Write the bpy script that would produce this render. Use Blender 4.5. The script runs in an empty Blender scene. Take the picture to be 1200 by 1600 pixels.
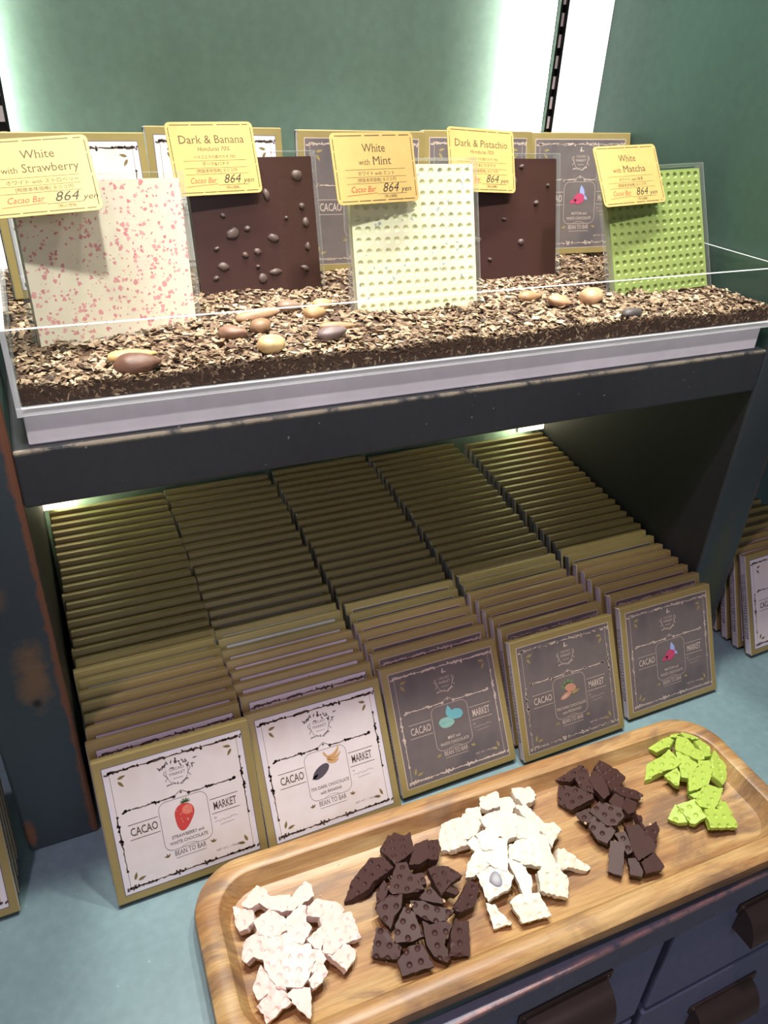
import bpy, bmesh, math, random
from mathutils import Vector, Matrix, noise
from mathutils.geometry import delaunay_2d_cdt

random.seed(7)
scene = bpy.context.scene
COL = scene.collection

# ------------------------------------------------------------------ camera
cam_d = bpy.data.cameras.new('camera')
cam = bpy.data.objects.new('camera', cam_d)
COL.objects.link(cam)
cam_d.sensor_fit = 'VERTICAL'
cam_d.sensor_height = 24.0
cam_d.lens = 24.0 * 1191.35 / 1600.0
cam_d.clip_start = 0.02
RW = ((0.91007, -0.41204, 0.04459), (-0.17800, -0.48575, -0.85578), (0.37427, 0.77089, -0.51541))
mw = Matrix(((RW[0][0], -RW[1][0], -RW[2][0], 0.10896),
             (RW[0][1], -RW[1][1], -RW[2][1], -0.48682),
             (RW[0][2], -RW[1][2], -RW[2][2], 0.60001),
             (0, 0, 0, 1)))
cam.matrix_world = mw
scene.camera = cam

# ------------------------------------------------------------------ light and exposure
scene.view_settings.view_transform = 'Standard'
scene.view_settings.look = 'None'
scene.view_settings.gamma = 1.0
scene.view_settings.use_curve_mapping = False
scene.view_settings.exposure = 0.0
world = bpy.data.worlds.new('shop_room_light')
scene.world = world
world.use_nodes = True
world.node_tree.nodes['Background'].inputs[0].default_value = (0.92, 0.90, 1.0, 1)
world.node_tree.nodes['Background'].inputs[1].default_value = 0.08


def area(name, loc, target, size, power, color, spread=180):
    l = bpy.data.lights.new(name, 'AREA')
    l.shape = 'DISK'
    l.size = size
    l.energy = power
    l.color = color
    l.spread = math.radians(spread)
    o = bpy.data.objects.new(name, l)
    COL.objects.link(o)
    o.location = loc
    o.rotation_euler = (Vector(target) - Vector(loc)).to_track_quat('-Z', 'Y').to_euler()
    return o


# canopy downlights of the cabinet (steep, warm white), narrow spots added to brighten the upper display, and a ceiling spot of the shop (cooler, from the front left)
for x in (0.10, 0.42, 0.74):
    area('canopy_downlight', (x, 0.12, 1.62), (x, -0.02, 0.0), 0.07, 4.7, (1.0, 0.96, 0.88), 110)
area('ceiling_spotlight', (-0.35, -0.50, 2.25), (0.40, 0.0, 0.2), 0.12, 1.9, (1.0, 0.68, 0.88), 60)
# broad fill added behind the viewer, standing in for light from the shop
area('room_light', (0.25, -2.60, 1.25), (0.40, 0.0, 0.35), 1.6, 11.0, (0.96, 0.88, 1.0))
for x in (0.16, 0.41, 0.66):
    l = bpy.data.lights.new('track_spotlight', 'SPOT')
    l.energy = 42.0; l.color = (1.0, 0.955, 0.92); l.spot_size = math.radians(24); l.spot_blend = 0.4; l.shadow_soft_size = 0.03
    o = bpy.data.objects.new('track_spotlight', l)
    COL.objects.link(o)
    o.location = (x, -0.42, 1.40)
    o.rotation_euler = (Vector((x, 0.13, 0.485)) - o.location).to_track_quat('-Z', 'Y').to_euler()


# ------------------------------------------------------------------ helpers
def link(o, parent=None):
    COL.objects.link(o)
    if parent is not None:
        o.parent = parent
    return o


def tag(o, label, cat=None, group=None, kind=None):
    if label: o['label'] = label
    if cat: o['category'] = cat
    if group: o['group'] = group
    if kind: o['kind'] = kind
    return o


def empty(name, loc=(0, 0, 0)):
    o = bpy.data.objects.new(name, None)
    o.empty_display_size = 0.02
    o.location = loc
    return link(o)


def mesh_obj(name, verts, faces, mats, idx=None, parent=None, smooth=False):
    me = bpy.data.meshes.new(name)
    me.from_pydata([tuple(v) for v in verts], [], [tuple(f) for f in faces])
    for m in (mats if isinstance(mats, (list, tuple)) else [mats]):
        me.materials.append(m)
    if idx is not None:
        me.polygons.foreach_set('material_index', idx)
    if smooth:
        me.polygons.foreach_set('use_smooth', [True] * len(me.polygons))
    me.update()
    return link(bpy.data.objects.new(name, me), parent)


def bm_obj(name, bm, mats, parent=None, smooth=False):
    me = bpy.data.meshes.new(name)
    bm.normal_update()
    bm.to_mesh(me)
    bm.free()
    for m in (mats if isinstance(mats, (list, tuple)) else [mats]):
        me.materials.append(m)
    if smooth:
        me.polygons.foreach_set('use_smooth', [True] * len(me.polygons))
    return link(bpy.data.objects.new(name, me), parent)


def add_box(bm, x0, x1, y0, y1, z0, z1, mi=0, bevel=0.0, seg=2):
    r = bmesh.ops.create_cube(bm, size=1.0)
    vs = r['verts']
    for v in vs:
        v.co = Vector(((x0 + x1) / 2 + v.co.x * (x1 - x0), (y0 + y1) / 2 + v.co.y * (y1 - y0), (z0 + z1) / 2 + v.co.z * (z1 - z0)))
    fs = list({f for v in vs for f in v.link_faces})
    for f in fs:
        f.material_index = mi
    if bevel > 0:
        es = list({e for v in vs for e in v.link_edges})
        bmesh.ops.bevel(bm, geom=es, offset=bevel, segments=seg, affect='EDGES', profile=0.5)
    return fs


def box_obj(name, b, mat, parent=None, bevel=0.0, seg=2):
    bm = bmesh.new()
    add_box(bm, *b, bevel=bevel, seg=seg)
    return bm_obj(name, bm, mat, parent)


def frame_matrix(x, y, z, yaw=0.0, lean=0.0, roll=0.0):
    """Local x along the width, y into the back, z up the leaning face."""
    cy, sy, cl, sl = math.cos(yaw), math.sin(yaw), math.cos(lean), math.sin(lean)
    ex = Vector((cy, sy, 0)); n = Vector((-sy, cy, 0))
    ez = n * sl + Vector((0, 0, cl))
    c, s = math.cos(roll), math.sin(roll)
    ex2 = ex * c + ez * s
    ez2 = ez * c - ex * s
    ey = ez2.cross(ex2)
    return Matrix(((ex2.x, ey.x, ez2.x, x), (ex2.y, ey.y, ez2.y, y), (ex2.z, ey.z, ez2.z, z), (0, 0, 0, 1)))


def dup(root):
    r = root.copy(); COL.objects.link(r)
    for ch in root.children:
        c = ch.copy(); COL.objects.link(c); c.parent = r
        c.matrix_parent_inverse = ch.matrix_parent_inverse
        for g in ch.children:
            d = g.copy(); COL.objects.link(d); d.parent = c
    return r


# ------------------------------------------------------------------ materials
class N:
    def __init__(self, name):
        self.m = bpy.data.materials.new(name)
        self.m.use_nodes = True
        self.t = self.m.node_tree
        self.b = self.t.nodes['Principled BSDF']
        self.out = self.t.nodes['Material Output']

    def n(self, typ, **kw):
        nd = self.t.nodes.new(typ)
        for k, v in kw.items():
            if k in nd.inputs.keys():
                nd.inputs[k].default_value = v
            else:
                setattr(nd, k, v)
        return nd

    def l(self, a, b):
        self.t.links.new(a, b)

    def coords(self, scale=(1, 1, 1), kind='Object'):
        tc = self.n('ShaderNodeTexCoord'); mp = self.n('ShaderNodeMapping')
        mp.inputs['Scale'].default_value = scale
        self.l(tc.outputs[kind], mp.inputs[0])
        return mp.outputs[0]

    def ramp(self, fac, stops, interp='LINEAR'):
        r = self.n('ShaderNodeValToRGB')
        r.color_ramp.interpolation = interp
        e = r.color_ramp.elements
        while len(e) < len(stops): e.new(0.5)
        for i, (p, c) in enumerate(stops):
            e[i].position = p
            e[i].color = tuple(c) + (1,) if len(c) == 3 else c
        self.l(fac, r.inputs[0])
        return r.outputs[0]

    def noise(self, vec, scale, detail=3.0, rough=0.5, dist=0.0):
        nd = self.n('ShaderNodeTexNoise')
        nd.inputs['Scale'].default_value = scale
        nd.inputs['Detail'].default_value = detail
        nd.inputs['Roughness'].default_value = rough
        nd.inputs['Distortion'].default_value = dist
        self.l(vec, nd.inputs['Vector'])
        return nd.outputs[0]

    def mix(self, fac, a, b, blend='MIX'):
        nd = self.n('ShaderNodeMix', data_type='RGBA', blend_type=blend)
        for s, v in ((nd.inputs[0], fac), (nd.inputs[6], a), (nd.inputs[7], b)):
            if hasattr(v, 'links'): self.l(v, s)
            elif isinstance(v, (int, float)): s.default_value = v
            else: s.default_value = tuple(v) + (1,)
        return nd.outputs[2]

    def math(self, op, a, b=None, clamp=False):
        nd = self.n('ShaderNodeMath', operation=op, use_clamp=clamp)
        for s, v in ((nd.inputs[0], a), (nd.inputs[1], b)):
            if v is None: continue
            if hasattr(v, 'links'): self.l(v, s)
            else: s.default_value = v
        return nd.outputs[0]

    def bump(self, h, strength=0.3, dist=0.001):
        bp = self.n('ShaderNodeBump')
        bp.inputs['Strength'].default_value = strength
        bp.inputs['Distance'].default_value = dist
        self.l(h, bp.inputs['Height'])
        self.l(bp.outputs[0], self.b.inputs['Normal'])

    def set(self, col=None, rough=None, metal=None, spec=None, **kw):
        if col is not None:
            if hasattr(col, 'links'): self.l(col, self.b.inputs['Base Color'])
            else: self.b.inputs['Base Color'].default_value = tuple(col) + (1,)
        if rough is not None:
            if hasattr(rough, 'links'): self.l(rough, self.b.inputs['Roughness'])
            else: self.b.inputs['Roughness'].default_value = rough
        if metal is not None: self.b.inputs['Metallic'].default_value = metal
        if spec is not None: self.b.inputs['Specular IOR Level'].default_value = spec
        for k, v in kw.items(): self.b.inputs[k].default_value = v
        return self.m


def plain(name, col, rough=0.5, metal=0.0, spec=0.5):
    k = N(name)
    v = k.coords()
    f = k.noise(v, 90.0, 2.0)
    c = k.mix(1.0, col, k.ramp(f, [(0.3, (0.93, 0.93, 0.93)), (0.7, (1.0, 1.0, 1.0))]), 'MULTIPLY')
    return k.set(c, rough, metal, spec)


def paint(name, base, worn=None, rough=0.45, specks=0.35):
    """Brushed teal paint; worn = list of (axis, position, width, amount): rubbed edges showing reddish wood."""
    k = N(name)
    v = k.coords()
    f1 = k.noise(k.coords((1, 1, 0.25)), 14.0, 5.0, 0.6)
    f2 = k.noise(v, 120.0, 3.0)
    c = k.mix(k.math('MULTIPLY', f1, 0.9), tuple(x * 0.82 for x in base), tuple(x * 1.18 for x in base))
    c = k.mix(0.12, c, k.ramp(f2, [(0.3, (0.2, 0.2, 0.2)), (0.7, (0.8, 0.8, 0.8))]), 'OVERLAY')
    speck = k.ramp(k.noise(v, 210.0, 1.0), [(0.735, (0, 0, 0)), (0.77, (1, 1, 1))])
    c = k.mix(k.math('MULTIPLY', speck, specks), c, (0.55, 0.55, 0.50))
    if worn:
        tc = k.n('ShaderNodeTexCoord'); sx = k.n('ShaderNodeSeparateXYZ')
        k.l(tc.outputs['Object'], sx.inputs[0])
        nz = k.noise(v, 42.0, 6.0, 0.7)
        for ax, pos, wid, amt, wc, *more in worn:
            d = k.math('ABSOLUTE', k.math('SUBTRACT', sx.outputs[ax], pos))
            m = k.math('SUBTRACT', 1.0, k.math('DIVIDE', d, wid), True)
            for ax2, pos2, wid2 in more:
                d2 = k.math('ABSOLUTE', k.math('SUBTRACT', sx.outputs[ax2], pos2))
                m = k.math('MULTIPLY', m, k.math('SUBTRACT', 1.0, k.math('DIVIDE', d2, wid2), True))
            m = k.math('MULTIPLY', m, k.ramp(nz, [(0.38, (0, 0, 0)), (0.58, (1, 1, 1))]))
            m = k.math('MULTIPLY', k.math('MULTIPLY', m, 2.2, True), amt)
            c = k.mix(m, c, wc)
    k.bump(f1, 0.15, 0.0008)
    return k.set(c, rough)


def stained_panel(name, base, edge_x, blobs):
    k = N(name)
    v = k.coords()
    f1 = k.noise(k.coords((1, 1, 0.2)), 16.0, 5.0, 0.6)
    c = k.mix(f1, tuple(x * 0.7 for x in base), tuple(x * 1.25 for x in base))
    tc = k.n('ShaderNodeTexCoord'); sx = k.n('ShaderNodeSeparateXYZ')
    k.l(tc.outputs['Object'], sx.inputs[0])
    nz = k.noise(v, 45.0, 5.0, 0.7)
    for ex in edge_x:
        d = k.math('ABSOLUTE', k.math('SUBTRACT', sx.outputs[0], ex))
        wob = k.math('ADD', 0.0012, k.math('MULTIPLY', k.math('SUBTRACT', nz, 0.35, True), 0.018))
        m = k.math('SUBTRACT', 1.0, k.math('DIVIDE', d, wob), True)
        c = k.mix(k.math('MULTIPLY', m, 1.6, True), c, (0.20, 0.085, 0.045))
    for (bx, bz, rx, rz, col) in blobs:
        dx = k.math('DIVIDE', k.math('SUBTRACT', sx.outputs[0], bx), rx)
        dz = k.math('DIVIDE', k.math('SUBTRACT', sx.outputs[2], bz), rz)
        r = k.math('SQRT', k.math('ADD', k.math('MULTIPLY', dx, dx), k.math('MULTIPLY', dz, dz)))
        r = k.math('ADD', r, k.math('MULTIPLY', k.math('SUBTRACT', nz, 0.5), 1.8))
        m = k.math('SUBTRACT', 1.0, r, True)
        c = k.mix(k.math('MULTIPLY', m, 1.8, True), c, col)
    k.bump(nz, 0.2, 0.001)
    return k.set(c, 0.5)


M = {}
TEAL = (0.168, 0.275, 0.290)
M['counter'] = paint('blue_green_counter_paint', TEAL, None, 0.42)
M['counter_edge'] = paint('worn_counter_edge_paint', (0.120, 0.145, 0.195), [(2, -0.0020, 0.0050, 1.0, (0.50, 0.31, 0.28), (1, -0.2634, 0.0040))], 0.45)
M['drawer'] = paint('dark_blue_drawer_paint', (0.165, 0.195, 0.305), None, 0.5)
M['shelf'] = paint('dark_slate_shelf_paint', (0.038, 0.043, 0.046), [(2, 0.3725, 0.0030, 0.75, (0.36, 0.32, 0.22), (1, 0.0005, 0.0028))], 0.45)
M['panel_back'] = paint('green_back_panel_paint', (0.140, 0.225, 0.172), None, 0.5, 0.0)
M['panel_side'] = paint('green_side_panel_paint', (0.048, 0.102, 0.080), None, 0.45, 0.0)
M['panel_left'] = stained_panel('worn_dark_post_paint', (0.050, 0.072, 0.080), (0.0797,),
                                [(0.061, 0.190, 0.014, 0.040, (0.20, 0.125, 0.065)), (0.060, 0.163, 0.005, 0.006, (0.02, 0.015, 0.012)),
                                 (0.045, 0.262, 0.016, 0.014, (0.14, 0.10, 0.075)), (0.030, 0.02, 0.005, 0.02, (0.22, 0.10, 0.05))])
M['panel_right'] = stained_panel('worn_dark_post_paint_olive', (0.050, 0.068, 0.072), (0.7995,),
                                 [(0.772, 0.06, 0.022, 0.14, (0.075, 0.085, 0.045)), (0.79, 0.0, 0.02, 0.02, (0.14, 0.10, 0.05))])
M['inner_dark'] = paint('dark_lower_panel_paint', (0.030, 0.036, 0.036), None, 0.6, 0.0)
M['rail'] = plain('black_steel', (0.012, 0.011, 0.012), 0.35, 0.6)
M['rail_slot'] = plain('pale_slot', (0.55, 0.48, 0.47), 0.5)
M['white_base'] = plain('white_lacquer', (0.80, 0.77, 0.80), 0.35)
M['floor'] = plain('grey_floor_tile', (0.20, 0.19, 0.18), 0.5)
M['gold'] = plain('olive_gold_card', (0.345, 0.276, 0.102), 0.38, 0.15, 0.5)
M['tray_card'] = plain('white_inner_card', (0.62, 0.62, 0.66), 0.6)


def label_mat(name, lo, hi, blot):
    k = N(name)
    v = k.coords()
    f = k.noise(v, 38.0, 5.0, 0.6)
    g = k.noise(v, 22.0, 2.0)
    c = k.mix(f, lo, hi)
    c = k.mix(k.math('MULTIPLY', k.ramp(g, [(0.52, (0, 0, 0)), (0.68, (1, 1, 1))]), 0.5), c, blot)
    return k.set(c, 0.5)


M['paper_white'] = label_mat('aged_white_label', (0.66, 0.61, 0.58), (0.82, 0.78, 0.76), (0.66, 0.58, 0.50))
M['paper_dark'] = label_mat('slate_brown_label', (0.115, 0.098, 0.092), (0.185, 0.160, 0.150), (0.075, 0.068, 0.078))
M['ink'] = plain('brown_ink', (0.085, 0.060, 0.045), 0.6)
M['ink_grey'] = plain('grey_ink', (0.17, 0.15, 0.16), 0.6)
M['cream'] = plain('cream_ink', (0.58, 0.48, 0.40), 0.6)
M['olive'] = plain('olive_ink', (0.20, 0.145, 0.045), 0.6)
M['olive_light'] = plain('pale_olive_ink', (0.34, 0.27, 0.10), 0.6)
M['margin'] = plain('pale_label_margin', (0.72, 0.70, 0.74), 0.55)
M['red'] = plain('strawberry_red', (0.60, 0.055, 0.045), 0.5)
M['red_hi'] = plain('strawberry_light_red', (0.80, 0.20, 0.13), 0.5)
M['leafgreen'] = plain('printed_leaf_green', (0.14, 0.22, 0.10), 0.6)
M['plum'] = plain('cacao_pod_slate', (0.085, 0.070, 0.090), 0.6)
M['banana'] = plain('printed_banana_tan', (0.62, 0.36, 0.15), 0.6)
M['mint'] = plain('printed_mint_green', (0.26, 0.50, 0.42), 0.6)
M['aqua'] = plain('printed_aqua', (0.16, 0.46, 0.50), 0.6)
M['nut'] = plain('printed_pistachio_shell', (0.52, 0.26, 0.17), 0.6)
M['pink'] = plain('printed_berry_pink', (0.50, 0.06, 0.14), 0.6)
M['blue'] = plain('printed_petal_blue', (0.34, 0.42, 0.75), 0.6)
M['tag'] = plain('yellow_price_card', (0.52, 0.375, 0.120), 0.6)
M['tag_ink'] = plain('brown_card_ink', (0.085, 0.050, 0.015), 0.7)
M['tag_ink_dark'] = plain('dark_pen_ink', (0.03, 0.02, 0.01), 0.7)
M['tag_red'] = plain('red_pen_ink', (0.36, 0.05, 0.02), 0.7)


def clear(name, tint=(0.985, 0.995, 0.99), edge=0.0):
    k = N(name)
    k.t.nodes.remove(k.b)
    tr = k.n('ShaderNodeBsdfTransparent'); tr.inputs[0].default_value = tint + (1,)
    gl = k.n('ShaderNodeBsdfGlossy'); gl.inputs['Roughness'].default_value = 0.04
    fr = k.n('ShaderNodeFresnel'); fr.inputs['IOR'].default_value = 1.42
    mx = k.n('ShaderNodeMixShader')
    ge = k.n('ShaderNodeNewGeometry')
    front = k.math('SUBTRACT', 1.0, ge.outputs['Backfacing'])
    k.l(k.math('MULTIPLY', k.math('MULTIPLY', fr.outputs[0], 0.8), front), mx.inputs[0]); k.l(tr.outputs[0], mx.inputs[1]); k.l(gl.outputs[0], mx.inputs[2])
    o = mx.outputs[0]
    if edge > 0:
        df = k.n('ShaderNodeBsdfDiffuse'); df.inputs[0].default_value = (0.9, 0.93, 0.92, 1)
        m2 = k.n('ShaderNodeMixShader'); m2.inputs[0].default_value = edge
        k.l(o, m2.inputs[1]); k.l(df.outputs[0], m2.inputs[2]); o = m2.outputs[0]
    k.l(o, k.out.inputs[0])
    return k.m


M['acrylic'] = clear('clear_acrylic')
M['acrylic_edge'] = clear('polished_acrylic_edge', edge=0.42)
M['sleeve'] = clear('clear_plastic_sleeve', edge=0.0)
M['sleeve_edge'] = clear('sleeve_fold_edge', edge=0.12)


def led(name, col, s):
    k = N(name)
    k.t.nodes.remove(k.b)
    e = k.n('ShaderNodeEmission'); e.inputs[0].default_value = col + (1,); e.inputs[1].default_value = s
    k.l(e.outputs[0], k.out.inputs[0])
    return k.m


M['led_face'] = led('led_diffuser', (1.0, 0.97, 0.90), 1.6)
M['led_side'] = led('led_slot', (1.0, 0.97, 0.90), 1000.0)
M['led_side_dim'] = led('led_slot_dim', (1.0, 0.97, 0.90), 75.0)
M['led_side_low'] = led('led_slot_low', (1.0, 0.88, 0.60), 75.0)
M['led_low'] = led('led_lower_diffuser', (1.0, 0.88, 0.58), 3.6)


def wood():
    k = N('acacia_wood')
    v = k.coords((1.0, 7.0, 3.0))
    warp = k.noise(k.coords((0.8, 2.5, 1.0)), 5.0, 3.0)
    g = k.noise(v, 7.0, 8.0, 0.62, 0.8)
    fine = k.noise(k.coords((1.5, 40, 10)), 16.0, 4.0, 0.6)
    c = k.ramp(g, [(0.28, (0.20, 0.100, 0.045)), (0.42, (0.36, 0.195, 0.075)), (0.56, (0.46, 0.290, 0.115)), (0.74, (0.55, 0.385, 0.18))])
    dark = k.ramp(k.noise(k.coords((2.2, 6.5, 1.0)), 4.6, 5.0, 0.6, 0.9), [(0.50, (0, 0, 0)), (0.64, (1, 1, 1))])
    c = k.mix(k.math('MULTIPLY', dark, 0.80), c, (0.205, 0.125, 0.075))
    c = k.mix(0.5, c, k.ramp(fine, [(0.3, (0.3, 0.3, 0.3)), (0.7, (0.7, 0.7, 0.7))]), 'OVERLAY')
    k.bump(fine, 0.08, 0.0006)
    return k.set(c, 0.38)


M['wood'] = wood()


def choc(name, col, rough, speck=None, sss=0.0, scale=260.0, thr=0.66, blotch=None, irregular=False, spec=0.5):
    k = N(name)
    v = k.coords()
    f = k.noise(v, 70.0, 4.0)
    c = k.mix(f, tuple(x * 0.88 for x in col), tuple(min(1, x * 1.10) for x in col))
    if blotch:
        c = k.mix(k.ramp(k.noise(v, 16.0, 3.0), [(0.50, (0, 0, 0)), (0.62, (1, 1, 1))]), c, blotch)
    if speck:
        vo = k.n('ShaderNodeTexVoronoi'); vo.inputs['Scale'].default_value = scale
        vo.inputs['Randomness'].default_value = 1.0
        k.l(v, vo.inputs['Vector'])
        rnd = k.n('ShaderNodeSeparateColor'); k.l(vo.outputs['Color'], rnd.inputs[0])
        if irregular:
            warp = k.n('ShaderNodeVectorMath', operation='ADD')
            nz = k.n('ShaderNodeTexNoise'); nz.inputs['Scale'].default_value = 420.0; k.l(v, nz.inputs['Vector'])
            ms = k.n('ShaderNodeVectorMath', operation='SCALE'); ms.inputs['Scale'].default_value = 0.0035
            k.l(nz.outputs['Color'], ms.inputs[0]); k.l(v, warp.inputs[0]); k.l(ms.outputs[0], warp.inputs[1]); k.l(warp.outputs[0], vo.inputs['Vector'])
        near = k.math('LESS_THAN', vo.outputs['Distance'], k.math('MULTIPLY', rnd.outputs[1], 0.62))
        on = k.math('GREATER_THAN', rnd.outputs[0], thr)
        m = k.math('MULTIPLY', near, on)
        sc = k.mix(rnd.outputs[2], speck[0], speck[1])
        c = k.mix(k.math('MULTIPLY', m, 0.85), c, sc)
        k.bump(m, 0.25, 0.0006)
    else:
        k.bump(k.noise(v, 300.0, 3.0), 0.10, 0.0005)
    return k.set(c, rough, None, spec)


M['choc_dark'] = choc('dark_chocolate', (0.060, 0.028, 0.024), 0.55, spec=0.3)
M['choc_bar_dark'] = choc('dark_chocolate_bar_face', (0.052, 0.023, 0.019), 0.30)
M['choc_pist'] = choc('dark_nut_chocolate', (0.058, 0.027, 0.022), 0.52, spec=0.3)
M['choc_straw'] = choc('pink_flecked_white_chocolate', (0.80, 0.655, 0.565), 0.5, ((0.85, 0.42, 0.42), (0.90, 0.56, 0.52)), scale=330.0, thr=0.62)
M['bar_straw'] = choc('strawberry_white_chocolate_bar', (0.90, 0.83, 0.64), 0.4, ((0.62, 0.12, 0.17), (0.88, 0.42, 0.42)), scale=330.0, thr=0.32, irregular=True)
M['choc_white'] = choc('ivory_white_chocolate', (0.82, 0.755, 0.585), 0.45, ((0.50, 0.50, 0.45), (0.62, 0.60, 0.52)), scale=190.0, thr=0.90)
M['bar_mint'] = choc('mint_white_chocolate_bar', (0.84, 0.84, 0.56), 0.4, ((0.25, 0.32, 0.38), (0.45, 0.52, 0.52)), scale=300.0, thr=0.93, irregular=True)
M['choc_green'] = choc('matcha_green_chocolate', (0.40, 0.56, 0.085), 0.5)
M['bar_matcha'] = choc('matcha_chocolate_bar', (0.285, 0.365, 0.105), 0.4)
M['lump'] = choc('banana_lump_under_chocolate', (0.105, 0.070, 0.058), 0.45)
M['nut_bit'] = plain('pale_nut_bit', (0.66, 0.50, 0.28), 0.6)
M['crumb'] = plain('ivory_crumb', (0.85, 0.78, 0.68), 0.6)
M['chip'] = plain('grey_blue_chip', (0.30, 0.31, 0.34), 0.4)
M['bronze'] = plain('dark_bronze', (0.17, 0.125, 0.105), 0.34, 0.75)


def nib_mat():
    k = N('cacao_husk')
    a = k.n('ShaderNodeAttribute'); a.attribute_name = 'tone'
    f = k.noise(k.coords(), 240.0, 3.0)
    x = k.math('ADD', k.math('MULTIPLY', a.outputs['Fac'], 0.85), k.math('MULTIPLY', f, 0.2))
    c = k.ramp(x, [(0.04, (0.030, 0.015, 0.010)), (0.26, (0.13, 0.072, 0.040)), (0.52, (0.27, 0.185, 0.105)), (0.78, (0.42, 0.32, 0.20)), (1.0, (0.58, 0.48, 0.34))])
    k.bump(f, 0.3, 0.0008)
    return k.set(c, 0.65)


M['nibs'] = nib_mat()

# ------------------------------------------------------------------ the setting
XL, XR, DB, ZB, ZT = 0.082, 0.7437, 0.338, 0.3313, 0.373
YE = -0.2634
tag(box_obj('floor', (-2.2, 2.4, -2.2, 1.2, -0.90, -0.86), M['floor']), 'grey tiled shop floor', kind='structure')
tag(box_obj('wall_back', (-2.2, 2.4, 0.40, 0.46, -0.86, 2.6), M['panel_back']), 'green painted wall behind the cabinet', kind='structure')

# ------------------------------------------------------------------ cabinet
cab = empty('display_cabinet', (0.41, 0.0, 0.0))
tag(cab, 'dark teal open display cabinet with worn posts, a shelf and a green back panel', 'cabinet')


def cpart(o):
    o.parent = cab
    o.matrix_parent_inverse = Matrix.Translation((-0.41, 0, 0))
    return o


HT = 1.35
for (x0, x1, m1) in ((0.0257, XL, 'panel_left'), (XR, 0.7995, 'panel_right')):
    bm = bmesh.new()
    add_box(bm, x0, x1, 0.0, DB + 0.02, 0.0, HT, 0, 0.0025)
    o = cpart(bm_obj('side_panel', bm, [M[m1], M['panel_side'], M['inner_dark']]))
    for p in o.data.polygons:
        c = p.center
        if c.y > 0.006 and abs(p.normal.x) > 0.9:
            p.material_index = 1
    # inner faces below the shelf: shade put into a darker colour, split there
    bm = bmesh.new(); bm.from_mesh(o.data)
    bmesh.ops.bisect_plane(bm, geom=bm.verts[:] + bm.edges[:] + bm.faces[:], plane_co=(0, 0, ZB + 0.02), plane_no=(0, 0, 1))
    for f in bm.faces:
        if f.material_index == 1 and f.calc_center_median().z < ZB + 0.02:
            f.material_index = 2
    bm.to_mesh(o.data); bm.free()
cpart(box_obj('back_panel', (-0.60, 1.45, DB, DB + 0.02, 0.0, HT), M['panel_back']))
bm = bmesh.new()
add_box(bm, XL, XR, 0.0, DB, ZB, ZT, 0, 0.0018)
cpart(bm_obj('shelf', bm, M['shelf']))
bm = bmesh.new()
add_box(bm, 0.7995, 1.30, 0.0, DB, ZB, ZT, 0, 0.0018)
cpart(bm_obj('shelf', bm, M['shelf']))


def rail(x):
    """A black slotted upright standing proud of the back panel, on short spacers."""
    bm = bmesh.new()
    y0, y1 = DB - 0.0285, DB - 0.0215
    w = 0.0052
    add_box(bm, x - w, x - w + 0.0026, y0, y1, ZT, HT - .02, 0)
    add_box(bm, x + w - 0.0026, x + w, y0, y1, ZT, HT - .02, 0)
    add_box(bm, x - w, x + w, y1 - 0.002, y1, ZT, HT - .02, 0)
    z = ZT + 0.006
    while z < HT - 0.04:
        add_box(bm, x - 0.0025, x + 0.0025, y1 - 0.0042, y1 - 0.0020, z, z + 0.012, 1)
        z += 0.0195
    for z in (ZT + 0.01, HT - 0.05):
        add_box(bm, x - 0.002, x + 0.002, y1, DB, z, z + 0.01, 0)
    return cpart(bm_obj('slotted_rail', bm, [M['rail'], M['rail_slot']]))


rail(0.6760); rail(0.1152)


# LED bars in the back corners: a housing with a diffuser front and a strip under its lip that washes the back panel
def led_bar(x_in, x_out, z0, z1, label, strip, face, gap):
    h = 0.020
    y1 = DB - 0.0004
    sg = 1 if x_out > x_in else -1
    prof = [(x_in, y1 - h - 0.003), (x_out, y1 - h - 0.003), (x_out, y1), (x_in + sg * 0.0235, y1), (x_in + sg * 0.0235, y1 - h), (x_in + sg * 0.0015, y1 - h), (x_in + sg * 0.0015, y1 - gap), (x_in, y1 - gap)]
    n = len(prof)
    vs = [(x, y, z0) for x, y in prof] + [(x, y, z1) for x, y in prof]
    fs = [tuple(range(n)), tuple(range(2 * n - 1, n - 1, -1))] + [(i, n + i, n + (i + 1) % n, (i + 1) % n) for i in range(n)]
    idx = [0, 0, 1, 0, 0, 0, 2, 0, 0, 0]
    o = mesh_obj('led_light_bar', vs, fs, [M['white_base'], M[face], M[strip]], idx)
    tag(o, label, 'light', 'led bars in the cabinet corners')
    bmx = bmesh.new(); bmx.from_mesh(o.data); bmesh.ops.recalc_face_normals(bmx, faces=bmx.faces); bmx.to_mesh(o.data); bmx.free()
    return o


led_bar(0.6815, XR - 0.0004, ZT, HT - 0.02, 'bright white corner light bar right of the long slotted rail', 'led_side', 'led_face', 0.0172)
led_bar(0.1095, XL + 0.0004, ZT, HT - 0.02, 'white corner light bar behind the strawberry price card', 'led_side_dim', 'led_face', 0.0155)
led_bar(0.700, XR - 0.0004, 0.152, ZB, 'glowing light bar at the right end of the lower compartment', 'led_side_low', 'led_low', 0.0172)
led_bar(0.118, XL + 0.0004, 0.152, ZB, 'glowing light bar at the left end of the lower compartment', 'led_side_low', 'led_low', 0.0172)

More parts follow.
